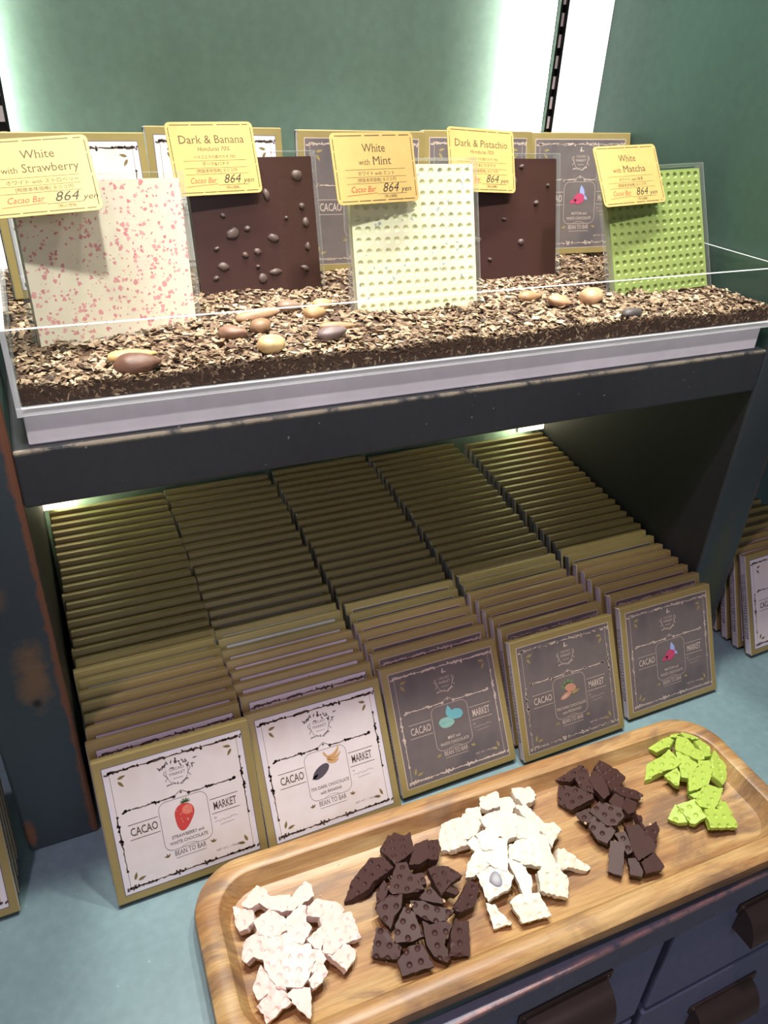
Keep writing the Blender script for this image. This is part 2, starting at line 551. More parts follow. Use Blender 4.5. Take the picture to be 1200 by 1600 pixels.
# ------------------------------------------------------------------ counter and drawers
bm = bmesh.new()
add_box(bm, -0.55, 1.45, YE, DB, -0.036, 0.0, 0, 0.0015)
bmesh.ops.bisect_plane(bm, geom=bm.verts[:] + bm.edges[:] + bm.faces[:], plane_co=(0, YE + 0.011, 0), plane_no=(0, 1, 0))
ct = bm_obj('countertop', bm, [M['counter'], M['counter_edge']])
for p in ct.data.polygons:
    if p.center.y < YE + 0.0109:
        p.material_index = 1  # dark-blue front strip, also standing in for the tray's contact shadow
tag(ct, 'blue-green painted counter slab under the boxes and the wooden tray, pink worn front edge', 'countertop')

dc = empty('drawer_cabinet', (0.41, YE, -0.45))
tag(dc, 'dark blue chest of drawers below the counter with bronze cup pulls', 'drawers')


def dpart(o, par=None):
    o.parent = par or dc
    if par is None:
        o.matrix_parent_inverse = Matrix.Translation((-0.41, -YE, 0.45))
    return o


dpart(box_obj('carcass', (-0.55, 1.45, YE + 0.062, DB, -0.855, -0.0365), M['drawer']))


def cup_pull_mesh():
    vs, fs = [], []
    L, n = 0.041, 10
    for t, rad in ((0, 1.0), (1, 0.88)):
        for sx in (-1, 1):
            for i in range(n + 1):
                a = math.pi / 2 * i / n
                vs.append((sx * (L - t * 0.002), -0.023 * math.sin(a) * rad, 0.024 - 0.034 * (1 - math.cos(a)) - (0.0 if not t else 0.002)))
    k = n + 1
    for i in range(n):
        fs.append((i, i + 1, k + i + 1, k + i))
        fs.append((2 * k + i, 3 * k + i, 3 * k + i + 1, 2 * k + i + 1))
    # end caps, closed to the drawer face
    for base in (0, k):
        c = len(vs); vs.append((vs[base][0], 0, vs[base + n][2]))
        for i in range(n):
            fs.append((base + i, base + i + 1, c))
    # lips joining outer and inner skins
    fs.append((n, k + n, 3 * k + n, 2 * k + n)); fs.append((0, 2 * k, 3 * k, k))
    m0 = len(vs)
    # back flange with two screws
    bm = bmesh.new()
    vv = [bm.verts.new(v) for v in vs]
    for f in fs:
        try: bm.faces.new([vv[i] for i in f])
        except ValueError: pass
    add_box(bm, -L - 0.006, L + 0.006, -0.0022, 0.0, 0.018, 0.031, 0, 0.001)
    for sx in (-1, 1):
        r = bmesh.ops.create_uvsphere(bm, u_segments=8, v_segments=6, radius=0.003)
        for v in r['verts']:
            v.co = Vector((sx * (L + 0.001) + v.co.x, -0.002 + v.co.y * 0.6, 0.0255 + v.co.z))
    bmesh.ops.recalc_face_normals(bm, faces=bm.faces)
    me = bpy.data.meshes.new('cup_pull'); bm.to_mesh(me); bm.free()
    me.materials.append(M['bronze'])
    me.polygons.foreach_set('use_smooth', [True] * len(me.polygons))
    try: me.set_sharp_from_angle(angle=math.radians(35))
    except Exception: pass
    return me


PULL = cup_pull_mesh()
for col, (dx0, dx1) in enumerate(((0.0525, 0.2785), (0.2885, 0.5145), (0.5265, 0.7665), (0.7765, 1.0))):
    for row, (dz0, dz1) in enumerate(((-0.176, -0.044), (-0.360, -0.186))):
        bm = bmesh.new()
        add_box(bm, dx0, dx1, YE + 0.006, YE + 0.0618, dz0, dz1, 0, 0.002)
        d = dpart(bm_obj('drawer', bm, M['drawer']))
        p = bpy.data.objects.new('cup_pull', PULL); link(p, d)
        tag(p, 'dark bronze cup pull')
        p.location = ((dx0 + dx1) / 2 + (0.002 if col == 2 else 0.008), YE + 0.006, -0.082 if row == 0 else -0.262)

# ------------------------------------------------------------------ printed art in 2-D: text and shapes
_tc = {}


def text2d(s, size, align='CENTER', shear=0.0, sx=1.0, slab=0.0, bold=0.0):
    key = (s, size, align, shear, sx, slab, bold)
    if key in _tc: return _tc[key]
    cu = bpy.data.curves.new('lettering', 'FONT')
    cu.body = s; cu.size = 1.0; cu.align_x = 'LEFT'; cu.resolution_u = 2
    cu.fill_mode = 'BOTH' if False else 'FRONT'
    cu.offset = bold
    o = bpy.data.objects.new('lettering', cu); COL.objects.link(o)
    bpy.context.view_layer.update()
    me = bpy.data.meshes.new_from_object(o.evaluated_get(bpy.context.evaluated_depsgraph_get()))
    vs = [(v.co.x, v.co.y) for v in me.vertices]
    fs = [tuple(p.vertices) for p in me.polygons]
    bpy.data.objects.remove(o); bpy.data.curves.remove(cu)
    if slab > 0 and fs:
        cnt = {}
        for f in fs:
            for i in range(len(f)):
                e = tuple(sorted((f[i], f[(i + 1) % len(f)]))); cnt[e] = cnt.get(e, 0) + 1
        adds = []
        for (a, b), c in cnt.items():
            if c != 1: continue
            (ax, ay), (bx, by) = vs[a], vs[b]
            L = abs(ax - bx)
            if abs(ay - by) < 0.004 and 0.035 < L < 0.17:
                for lev, up in ((0.0, 1), (0.727, -1), (0.546, -1), (0.756, -1), (-0.2, 1)):
                    if abs(ay - lev) < 0.03:
                        adds.append((min(ax, bx), max(ax, bx), ay, up))
        for x0, x1, y, up in adds:
            n = len(vs)
            t = slab * 0.55
            ys = (y, y + up * t)
            vs += [(x0 - slab, min(ys)), (x1 + slab, min(ys)), (x1 + slab, max(ys)), (x0 - slab, max(ys))]
            fs.append((n, n + 1, n + 2, n + 3))
    bpy.data.meshes.remove(me)
    if vs:
        x0 = min(v[0] for v in vs); x1 = max(v[0] for v in vs)
        ox = {'CENTER': (x0 + x1) / 2, 'LEFT': x0, 'RIGHT': x1}[align]
        vs = [((x - ox) * size * sx + shear * y * size, y * size) for x, y in vs]
    _tc[key] = (vs, fs)
    return _tc[key]


class Art:
    """Flat ink shapes stacked in thin layers on a card; local x right, z up, y towards the back."""

    def __init__(self, mats):
        self.mats = [M[m] for m in mats]; self.names = list(mats)
        self.v, self.f, self.i = [], [], []

    def poly(self, pts, mat, layer=1):
        n = len(self.v)
        y = -0.00007 * layer
        self.v += [(x, y, z) for x, z in pts]
        self.f.append(tuple(range(n, n + len(pts)))); self.i.append(self.names.index(mat))

    def ribbon(self, pts, width, mat, layer=1, closed=False):
        n = len(pts)
        ws = width if isinstance(width, (list, tuple)) else [width] * n
        L, R = [], []
        for k in range(n):
            a = pts[(k - 1) % n] if (closed or k > 0) else pts[k]
            b = pts[(k + 1) % n] if (closed or k < n - 1) else pts[k]
            dx, dz = b[0] - a[0], b[1] - a[1]
            q = math.hypot(dx, dz) or 1e-9
            nx, nz = -dz / q, dx / q
            L.append((pts[k][0] + nx * ws[k] / 2, pts[k][1] + nz * ws[k] / 2))
            R.append((pts[k][0] - nx * ws[k] / 2, pts[k][1] - nz * ws[k] / 2))
        for k in range(n if closed else n - 1):
            j = (k + 1) % n
            self.poly([R[k], R[j], L[j], L[k]], mat, layer)

    def ell(self, cx, cz, rx, rz, mat, layer=1, ang=0.0, n=14, jit=0.0):
        c, s = math.cos(ang), math.sin(ang)
        pts = []
        for k in range(n):
            a = 2 * math.pi * k / n
            q = 1 + random.uniform(-jit, jit)
            x, z = rx * q * math.cos(a), rz * q * math.sin(a)
            pts.append((cx + c * x - s * z, cz + s * x + c * z))
        self.poly(pts, mat, layer)

    def leaf(self, x, z, length, width, ang, mat, layer=1):
        c, s = math.cos(ang), math.sin(ang)
        pts = []
        for t in [i / 8 for i in range(9)]:
            pts.append((t * length, width / 2 * math.sin(math.pi * t ** 0.8)))
        for t in [i / 8 for i in range(7, 0, -1)]:
            pts.append((t * length, -width / 2 * math.sin(math.pi * t ** 0.8)))
        self.poly([(x + c * a - s * b, z + s * a + c * b) for a, b in pts], mat, layer)

    def rect(self, x0, x1, z0, z1, mat, layer=1):
        self.poly([(x0, z0), (x1, z0), (x1, z1), (x0, z1)], mat, layer)

    def frame(self, x0, x1, z0, z1, w, mat, layer=1):
        self.rect(x0, x1, z0, z0 + w, mat, layer); self.rect(x0, x1, z1 - w, z1, mat, layer)
        self.rect(x0, x0 + w, z0 + w, z1 - w, mat, layer); self.rect(x1 - w, x1, z0 + w, z1 - w, mat, layer)

    def text(self, s, x, z, size, mat, layer=1, ang=0.0, **kw):
        vs, fs = text2d(s, size, **kw)
        n = len(self.v); c, sn = math.cos(ang), math.sin(ang)
        y = -0.00007 * layer
        self.v += [(x + c * a - sn * b, y, z + sn * a + c * b) for a, b in vs]
        for f in fs:
            self.f.append(tuple(n + k for k in f)); self.i.append(self.names.index(mat))

    def fit(self, s, x, z, size, width, mat, layer=1, align='CENTER', **kw):
        vs, _ = text2d(s, size, align=align, **kw)
        w = max(v[0] for v in vs) - min(v[0] for v in vs)
        self.text(s, x, z, size, mat, layer, align=align, sx=width / w, **kw)

    def branch(self, pts, mat, layer=2, w=0.0007, blobs=(), seed=1):
        """A thin wavering twig with knots and leafy clusters along a line."""
        rnd = random.Random(seed)
        (x0, z0), (x1, z1) = pts
        L = math.hypot(x1 - x0, z1 - z0); n = max(8, int(L / 0.0022))
        line, ws = [], []
        dx, dz = (x1 - x0) / L, (z1 - z0) / L
        for k in range(n + 1):
            t = k / n
            o = rnd.uniform(-1, 1) * 0.00045
            line.append((x0 + (x1 - x0) * t - dz * o, z0 + (z1 - z0) * t + dx * o))
            ww = w * rnd.uniform(0.6, 1.5)
            for bt, bs in blobs:
                ww += bs * max(0, 1 - abs(t - bt) / 0.07)
            ws.append(ww)
        self.ribbon(line, ws, mat, layer)
        for bt, bs in blobs:
            for k in range(6):
                t = bt + rnd.uniform(-0.075, 0.075)
                o = rnd.uniform(-1, 1) * bs
                self.ell(x0 + (x1 - x0) * t - dz * o, z0 + (z1 - z0) * t + dx * o, 0.0011, 0.0008, mat, layer, rnd.uniform(0, 3), 7)
        for e in (0, -1):
            self.ell(line[e][0], line[e][1], w * 1.6, w * 1.6, mat, layer, 0, 8)

    def build(self, name, parent=None):
        return mesh_obj(name, self.v, self.f, self.mats, self.i, parent)

    def mesh(self, name):
        me = bpy.data.meshes.new(name)
        me.from_pydata(self.v, [], self.f)
        for m in self.mats: me.materials.append(m)
        me.polygons.foreach_set('material_index', self.i)
        me.update()
        return me


BW, BH, BT = 0.125, 0.123, 0.0092


def fruit(A, kind, cx, cz):
    if kind == 'strawberry':
        pts = []
        for k in range(24):
            a = 2 * math.pi * k / 24
            r = 0.0078 * (1 - 0.30 * math.sin(a) ** 3 * (1 if math.sin(a) < 0 else 0.4)) * (1.0 + 0.22 * max(0, -math.sin(a)))
            x, z = r * 0.84 * math.cos(a) * (1 - 0.32 * max(0, -math.sin(a))), r * math.sin(a)
            c, s = math.cos(-0.25), math.sin(-0.25)
            pts.append((cx + c * x - s * z, cz + 0.001 + s * x + c * z))
        A.poly(pts, 'red', 4)
        A.ell(cx + 0.0022, cz + 0.003, 0.0035, 0.0035, 'red_hi', 5)
        rnd = random.Random(3)
        for _ in range(16):
            A.ell(cx + rnd.uniform(-0.005, 0.005), cz + rnd.uniform(-0.005, 0.006), 0.0003, 0.0005, 'cream', 6, 0, 6)
        for a in (0.1, 0.6, 1.2, 2.0, 2.7, 3.1):
            A.leaf(cx + 0.0016, cz + 0.0085, 0.0036, 0.0012, a, 'leafgreen', 6)
    elif kind == 'banana':
        A.ell(cx - 0.0050, cz - 0.0025, 0.0075, 0.0038, 'plum', 4, 0.55)
        A.leaf(cx - 0.0125, cz - 0.0065, 0.006, 0.0020, 0.5, 'plum', 4)
        for k, (a, l) in enumerate(((0.15, 0.0115), (-0.22, 0.011), (-0.62, 0.0092))):
            x0, z0 = cx + 0.001, cz + 0.0072
            line = []
            for i in range(9):
                t = i / 8
                line.append((x0 + math.cos(a - 0.75 + 1.1 * t) * l * t, z0 + math.sin(a - 0.75 + 1.1 * t) * l * t - 0.0008 * k))
            A.ribbon(line, [0.0006, 0.0016, 0.0022, 0.0025, 0.0025, 0.0023, 0.0019, 0.0013, 0.0005], 'banana', 5)
        A.ribbon([(cx + 0.001, cz + 0.007), (cx - 0.0006, cz + 0.0098), (cx - 0.001, cz + 0.0105)], 0.0016, 'banana', 5)
    elif kind == 'mint':
        A.ell(cx - 0.0042, cz - 0.0015, 0.0068, 0.0042, 'mint', 4, -0.1, 16, 0.06)
        A.ell(cx + 0.0052, cz + 0.0030, 0.0060, 0.0042, 'aqua', 4, -0.15, 16, 0.06)
        A.leaf(cx - 0.0005, cz + 0.001, 0.0105, 0.0055, 1.62, 'aqua', 5)
        A.ribbon([(cx - 0.010, cz - 0.0015), (cx + 0.001, cz - 0.001)], 0.0004, 'aqua', 6)
    elif kind == 'pistachio':
        for a in (0.9, 1.5, 2.1, 2.7):
            A.leaf(cx - 0.001, cz + 0.002, 0.0085, 0.0038, a, 'leafgreen', 4)
        A.leaf(cx + 0.001, cz - 0.003, 0.0095, 0.0030, 0.15, 'olive_light', 4)
        A.ell(cx + 0.001, cz + 0.0020, 0.0056, 0.0034, 'nut', 5, -0.25)
        A.ell(cx - 0.0042, cz - 0.0038, 0.0058, 0.0024, 'nut', 5, 0.35)
        A.leaf(cx - 0.0085, cz - 0.0052, 0.0075, 0.0014, 0.35, 'cream', 6)
    else:
        A.leaf(cx + 0.0035, cz - 0.0008, 0.0110, 0.0050, 1.75, 'blue', 4)
        A.leaf(cx + 0.0030, cz + 0.0015, 0.0065, 0.0030, -0.65, 'blue', 4)
        A.ell(cx - 0.0005, cz - 0.0012, 0.0055, 0.0046, 'pink', 5, 0.4, 14, 0.10)
        A.leaf(cx - 0.0100, cz - 0.0048, 0.0080, 0.0036, 0.35, 'pink', 5)


FLAV = {'strawberry': ('paper_white', 'STRAWBERRY and', 'WHITE CHOCOLATE'),
        'banana': ('paper_white', '70% DARK CHOCOLATE', 'with BANANA'),
        'mint': ('paper_dark', 'MINT and', 'WHITE CHOCOLATE'),
        'pistachio': ('paper_dark', '70% DARK CHOCOLATE', 'with PISTACHIO'),
        'matcha': ('paper_dark', 'MATCHA and', 'WHITE CHOCOLATE')}


def label_mesh(kind):
    paper, l1, l2 = FLAV[kind]
    dark = paper == 'paper_dark'
    ink = 'cream' if dark else 'ink'
    thin = 'cream' if dark else 'ink_grey'
    A = Art(['paper_white', 'paper_dark', 'ink', 'ink_grey', 'cream', 'olive', 'olive_light', 'margin', 'red', 'red_hi', 'leafgreen', 'plum', 'banana', 'mint', 'aqua', 'nut', 'pink', 'blue'])
    m = 0.0064
    X0, X1, Z0, Z1 = m, BW - m, m, BH - m
    A.rect(X0, X1, Z0, Z1, 'cream' if dark else 'ink_grey', 1)
    q = 0.0007
    A.rect(X0 + q, X1 - q, Z0 + q, Z1 - q, paper if dark else 'margin', 2)
    q = 0.0036
    if not dark: A.rect(X0 + q, X1 - q, Z0 + q, Z1 - q, paper, 3)
    f = 0.0052
    A.frame(X0 + f, X1 - f, Z0 + f, Z1 - f, 0.00035, thin, 4)
    a0, a1, b0, b1 = X0 + f, X1 - f, Z0 + f, Z1 - f
    A.branch([(a0, b1), (a1, b1)], ink, 4, 0.0009, ((0.02, 0.0014), (0.15, 0.0006), (0.36, 0.0016), (0.64, 0.0017), (0.86, 0.0006), (0.98, 0.0014)), 11)
    A.branch([(a0, b0), (a1, b0)], ink, 4, 0.0008, ((0.02, 0.0014), (0.14, 0.0007), (0.37, 0.0016), (0.62, 0.0017), (0.85, 0.0006), (0.98, 0.0014)), 12)
    A.branch([(a0, b0 + 0.015), (a0, b0 + 0.062)], ink, 4, 0.0007, ((0.55, 0.0013), (0.8, 0.0008)), 13)
    A.branch([(a1, b0 + 0.032), (a1, b0 + 0.082)], ink, 4, 0.0007, ((0.50, 0.0013), (0.72, 0.0008)), 14)
    lf = 'olive_light' if dark else 'olive'
    for (x, z, aa) in ((a0 + 0.0055, b1 - 0.0075, ((0.25, 0, 0.0008), (-0.95, 0, -0.0012))), (a1 - 0.0055, b1 - 0.0075, ((2.9, 0, 0.0008), (4.1, 0, -0.0012))), (a0 + 0.0055, b0 + 0.0055, ((1.25, -0.001, 0.0005), (0.25, 0.0012, -0.0005))), (a1 - 0.0055, b0 + 0.006, ((1.9, 0.001, 0.0005), (2.9, -0.0012, -0.0005)))):
        for a, ox, oz in aa:
            A.leaf(x + ox, z + oz, 0.0068, 0.0024, a, lf, 4)
    # dividing twig and the little peak over the picture
    cx = BW / 2
    zd = 0.0765
    A.branch([(0.0185, zd), (cx - 0.006, zd)], ink, 4, 0.0009, ((0.02, 0.0010), (0.62, 0.0011)), 15)
    A.branch([(cx + 0.006, zd), (BW - 0.0185, zd)], ink, 4, 0.0009, ((0.45, 0.0011), (0.98, 0.0008)), 16)
    A.ribbon([(cx - 0.006, zd), (cx - 0.003, zd + 0.0022), (cx, zd + 0.0040), (cx + 0.003, zd + 0.0022), (cx + 0.006, zd)], 0.0005, ink, 4)
    A.ell(cx, zd + 0.0022, 0.0009, 0.0009, ink, 4)
    # rounded frame with the picture and the flavour
    fx, fz, fr = 0.0195, 0.0213, 0.0065
    fc = 0.0530
    pts = []
    for (sx, sz, a0_) in ((1, 1, 0), (-1, 1, 90), (-1, -1, 180), (1, -1, 270)):
        for k in range(6):
            a = math.radians(a0_ + 18 * k)
            pts.append((cx + sx * (fx - fr) + fr * math.cos(a), fc + sz * (fz - fr) + fr * math.sin(a)))
    A.ribbon(pts, 0.0004, thin, 4, True)
    n0 = len(A.v)
    fruit(A, kind, cx, fc + 0.0060)
    for q in range(n0, len(A.v)):
        x, y, z = A.v[q]
        A.v[q] = (cx + (x - cx) * 1.22, y, fc + 0.006 + (z - fc - 0.006) * 1.22)
    A.text(l1, cx, fc - 0.0120, 0.0040, ink, 4, sx=0.82, slab=0.05, bold=0.008)
    A.text(l2, cx, fc - 0.0170, 0.0040, ink, 4, sx=0.82, slab=0.05, bold=0.008)
    # CACAO and MARKET between rules
    for s, x in (('CACAO', 0.0300), ('MARKET', BW - 0.0295)):
        A.text(s, x, 0.0545, 0.0098, ink, 4, sx=0.62 if s == 'CACAO' else 0.52, slab=0.06, bold=0.01)
        A.rect(x - 0.0118, x + 0.0118, 0.0512, 0.0517, ink, 4)
        A.rect(x - 0.0118, x + 0.0118, 0.0640, 0.0645, ink, 4)
    A.text('by', BW - 0.039, 0.0468, 0.0026, thin, 4, shear=0.3)
    # signature scribble under MARKET
    rnd = random.Random(5)
    line = [(BW - 0.040 + 0.00075 * k, 0.0432 + rnd.uniform(-0.0009, 0.0012) + 0.00006 * k) for k in range(27)]
    A.ribbon(line, 0.00028, thin, 4)
    A.ribbon([(BW - 0.036, 0.0402), (BW - 0.024, 0.0408)], 0.0003, thin, 4)
    # BEAN TO BAR
    A.text('BEAN TO BAR', cx, 0.0262, 0.0062, ink, 4, sx=0.66, slab=0.06)
    A.ribbon([(cx - 0.007 + 0.00175 * k, 0.0322 + 0.0016 * math.sin(math.pi * k / 8)) for k in range(9)], 0.0003, thin, 4)
    A.rect(cx - 0.0125, cx + 0.0125, 0.0238, 0.0242, thin, 4)
    for sg in (-1, 1):
        for a in (0.5, 1.3, 2.2):
            A.leaf(cx + sg * 0.0185, 0.0270, 0.0035, 0.0014, a if sg > 0 else math.pi - a, lf, 4)
    A.text('NET WT. 1.76oz(50g)', BW - 0.031, 0.0178, 0.0026, thin, 4)
    # crest
    zc = 0.0955
    A.ell(cx, zc + 0.0100, 0.0012, 0.0016, ink, 4); A.ell(cx + 0.0002, zc + 0.0125, 0.0008, 0.0009, ink, 4); A.ell(cx + 0.0026, zc + 0.0095, 0.0010, 0.0007, ink, 4)
    sh = [(cx - 0.0085, zc + 0.005), (cx - 0.0088, zc), (cx - 0.0065, zc - 0.006), (cx, zc - 0.0095), (cx + 0.0065, zc - 0.006), (cx + 0.0088, zc), (cx + 0.0085, zc + 0.005)]
    A.ribbon(sh, 0.0004, thin, 4)
    A.text('CACAO', cx, zc + 0.0030, 0.0034, thin, 4, slab=0.05)
    A.text('MARKET', cx, zc - 0.0010, 0.0034, thin, 4, slab=0.05)
    A.text('TOKYO', cx, zc - 0.0046, 0.0022, thin, 4) if False else A.ribbon([(cx - 0.004, zc - 0.0040), (cx + 0.004, zc - 0.0040)], 0.0004, thin, 4)
    if not dark:
        for sg in (-1, 1):
            for k in range(9):
                A.leaf(cx + sg * (0.004 + 0.0012 * k), zc + 0.0066 + rnd.uniform(-0.002, 0.003), 0.0040, 0.0012, rnd.uniform(0, 6.28), 'ink_grey', 4)
    for sg in (-1, 1):
        A.ribbon([(cx + sg * (0.0095 + 0.0012 * math.sin(k * 0.9)), zc + 0.004 - 0.0011 * k) for k in range(9)], 0.0005, thin, 4)
        for k in range(5):
            A.leaf(cx + sg * (0.001 + 0.0018 * k), zc - 0.0095 + 0.0005 * k, 0.0025, 0.0010, 0.6 * k + (0 if sg > 0 else 1.5), thin, 4)
    return A.mesh('front_label')


def sleeve_mesh():
    """Folded card sleeve, open at the two ends."""
    bm = bmesh.new()
    add_box(bm, 0, BW, 0, BT, 0, BH, 0, 0.0009, 2)
    for f in bm.faces:
        if abs(f.normal.x) > 0.7: f.material_index = 1
    bmesh.ops.delete(bm, geom=[f for f in bm.faces if f.material_index == 1 and f.calc_area() > 1e-4], context='FACES')
    me = bpy.data.meshes.new('card_sleeve'); bm.to_mesh(me); bm.free()
    me.materials.append(M['gold']); me.materials.append(M['tray_card'])
    return me


def inner_mesh():
    bm = bmesh.new()
    add_box(bm, 0.0006, BW - 0.0006, 0.0012, BT - 0.0008, 0.0012, BH - 0.0012, 0, 0.0006)
    # small printed marks on the end flaps
    rnd = random.Random(2)
    for sx in (0.0006, BW - 0.0006):
        z = 0.02
        while z < 0.10:
            h = rnd.uniform(0.0010, 0.0026)
            for yy in (0.0030, 0.0055):
                add_box(bm, sx - 0.00008, sx + 0.00008, yy, yy + rnd.uniform(0.001, 0.002), z, z + h, 1)
            z += h + rnd.uniform(0.0006, 0.0012)
    me = bpy.data.meshes.new('inner_tray'); bm.to_mesh(me); bm.free()
    me.materials.append(M['tray_card']); me.materials.append(M['ink_grey'])
    return me


SLEEVE, INNER = sleeve_mesh(), inner_mesh()
LABELS = {k: label_mesh(k) for k in FLAV}
PROTO = {}


def chocolate_box(kind, mat, label, group):
    if kind not in PROTO:
        root = link(bpy.data.objects.new('chocolate_box', SLEEVE))
        link(bpy.data.objects.new('inner_tray', INNER), root)
        lb = link(bpy.data.objects.new('front_label', LABELS[kind]), root)
        PROTO[kind] = root
        r = root
    else:
        r = dup(PROTO[kind])
    r.matrix_world = mat
    tag(r, label, 'box', group)
    return r


ORD = ['front', 'second', 'third', 'fourth', 'fifth', 'sixth', 'seventh', 'eighth', 'ninth', 'tenth', 'eleventh', 'twelfth', 'thirteenth', 'fourteenth', 'fifteenth', 'sixteenth',
       'seventeenth', 'eighteenth', 'nineteenth', 'twentieth', 'twenty-first', 'twenty-second', 'twenty-third', 'twenty-fourth', 'twenty-fifth', 'twenty-sixth', 'twenty-seventh', 'twenty-eighth', 'twenty-ninth', 'thirtieth']

# hidden wedge that lifts the boxes towards the back
vs = [(XL + 0.004, 0.02, 0.0005), (XR - 0.004, 0.02, 0.0005), (XR - 0.004, 0.336, 0.0005), (XL + 0.004, 0.336, 0.0005), (XL + 0.004, 0.336, 0.0295), (XR - 0.004, 0.336, 0.0295)]
fs = [(0, 3, 2, 1), (0, 1, 5, 4), (2, 3, 4, 5), (0, 4, 3), (1, 2, 5)]
tag(mesh_obj('riser_board', vs, fs, M['inner_dark']), 'sloping dark board under the rows of boxes inside the lower compartment', 'board')


def riser(y):
    return 0.0006 if y < 0.02 else 0.0006 + 0.029 * (y - 0.02) / 0.316 + 0.0003


KINDS = ('strawberry', 'banana', 'mint', 'pistachio', 'matcha')
DESC = {'strawberry': 'white-label strawberry chocolate box', 'banana': 'white-label banana chocolate box', 'mint': 'dark-label mint chocolate box',
        'pistachio': 'dark-label pistachio chocolate box', 'matcha': 'dark-label box with a pink and blue picture'}
FRONT = ((0.0876, -0.0787, 0.4225), (0.2146, -0.0808, 0.5551), (0.3457, -0.0728, 0.5583), (0.4764, -0.0806, 0.4654), (0.6137, -0.0740, 0.4284))
COLN = ('leftmost column', 'second column from the left', 'middle column', 'fourth column from the left', 'rightmost column')
rnd = random.Random(21)
for c, kind in enumerate(KINDS):
    x0, y0, th0 = FRONT[c]
    ytop = y0 + BH * math.sin(th0)
    th = th0
    k = 0
    xx = x0
    grp = kind + ' chocolate boxes in the ' + COLN[c] if kind != 'matcha' else 'dark-label boxes in the ' + COLN[c]
    while True:
        if k == 0:
            lift = 0.0004 + BT * math.sin(th0)
            q = 1 - lift / 0.60
            mtx = frame_matrix(0.109 + q * (x0 - 0.109), -0.4868 + q * (y0 + 0.4868), lift, 0.0, th0)
            lab = 'front ' + DESC[kind] + ' of the ' + COLN[c] + ', full label showing'
        else:
            th = th0 + (0.19 - th0) * min(1.0, k / 26.0)
            step = (0.0175, 0.0160)[k - 1] if k < 3 else (rnd.uniform(0.0140, 0.0150) if k < 7 else rnd.uniform(0.0120, 0.0131))
            ytop = max(ytop + step, ylast + BT / math.cos(th) + 0.0003 + BH * math.sin(th))
            yb = ytop - BH * math.sin(th)
            if ytop + BT > (0.3260 if c in (0, 4) else 0.3370): break
            mtx = frame_matrix(min(x0 + rnd.uniform(-0.0016, 0.0016), XR - BW - 0.002), yb, riser(yb + BT) + BT * math.sin(th), rnd.uniform(-0.006, 0.006), th)
            lab = '%s %s from the front in the %s' % (ORD[k], DESC[kind], COLN[c])
        ylast = mtx.translation.y
        chocolate_box(kind, mtx, lab, grp)
        k += 1

# boxes of the neighbouring bays
yb = -0.0505
for k in range(9):
    th = 0.42 - 0.02 * k
    lab = ('front' if k == 0 else ORD[k]) + ' white-label box in the bay right of the right post'
    chocolate_box('strawberry', frame_matrix(0.8165 - (0.004 if k else 0), yb, 0.0006 + BT * math.sin(th), 0.03 if k == 0 else 0.0, th), lab, 'boxes in the bay right of the cabinet')
    yb += 0.0172
yb = -0.0555
for k in range(4):
    th = 0.43 - 0.03 * k
    lab = ('front' if k == 0 else ORD[k]) + ' white-label box in the bay left of the left post'
    chocolate_box('banana', frame_matrix(0.0165 - BW, yb, 0.0006 + BT * math.sin(th), 0.0, th), lab, 'boxes in the bay left of the cabinet')
    yb += 0.0165

# ------------------------------------------------------------------ display tray on the shelf
AX0, AX1, AY0, AY1 = 0.0895, 0.7400, 0.0005, 0.300
AZ0, AZ1 = 0.3985, 0.4505
bs = box_obj('display_plinth', (0.0923, 0.7335, 0.006, 0.296, ZT + 0.0002, 0.3955), M['white_base'], bevel=0.0012)
tag(bs, 'long white lacquered plinth on the dark shelf under the clear nib tray', 'plinth')

ac = empty('acrylic_tray', (0.41, 0.0, AZ0))
tag(ac, 'long clear acrylic tray of cacao nibs on the white plinth', 'tray')


def apart(o):
    o.parent = ac
    o.matrix_parent_inverse = Matrix.Translation((-0.41, 0, -AZ0))
    return o


w = 0.0032
apart(box_obj('tray_floor', (AX0, AX1, AY0, AY1, 0.3957, 0.4010), M['acrylic_edge'], bevel=0.0004))
for nm, b in (('front_wall', (AX0, AX1, AY0, AY0 + w)), ('rear_wall', (AX0, AX1, AY1 - w, AY1)), ('end_wall', (AX0, AX0 + w, AY0 + w, AY1 - w)), ('end_wall', (AX1 - w, AX1, AY0 + w, AY1 - w))):
    o = apart(box_obj(nm, b + (0.4010, AZ1), [M['acrylic'], M['acrylic_edge']]))
    bmx = bmesh.new(); bmx.from_mesh(o.data)
    for f in bmx.faces:
        if f.normal.z > 0.7: f.material_index = 1
        if nm == 'front_wall' and abs(f.normal.x) > 0.7: f.material_index = 1
    bmx.to_mesh(o.data); bmx.free()
    bmx = bmesh.new()
for x in (AX0 - 0.0002, AX1 - w + 0.0002):
    apart(box_obj('corner_joint', (x, x + w, AY0 - 0.0003, AY0 + 0.0045, 0.3957, AZ1), M['acrylic_edge']))

# cacao nibs: a lumpy bed covered with thousands of husk flakes, one uncountable thing
rn = random.Random(4)


def bed(x, y):
    h = 0.4155 + 0.0035 * noise.noise(Vector((x * 14, y * 14, 1.3))) + 0.0020 * noise.noise(Vector((x * 45, y * 45, 4.1)))
    return h - 0.0015 * max(0, 1 - (y - 0.004) / 0.02)


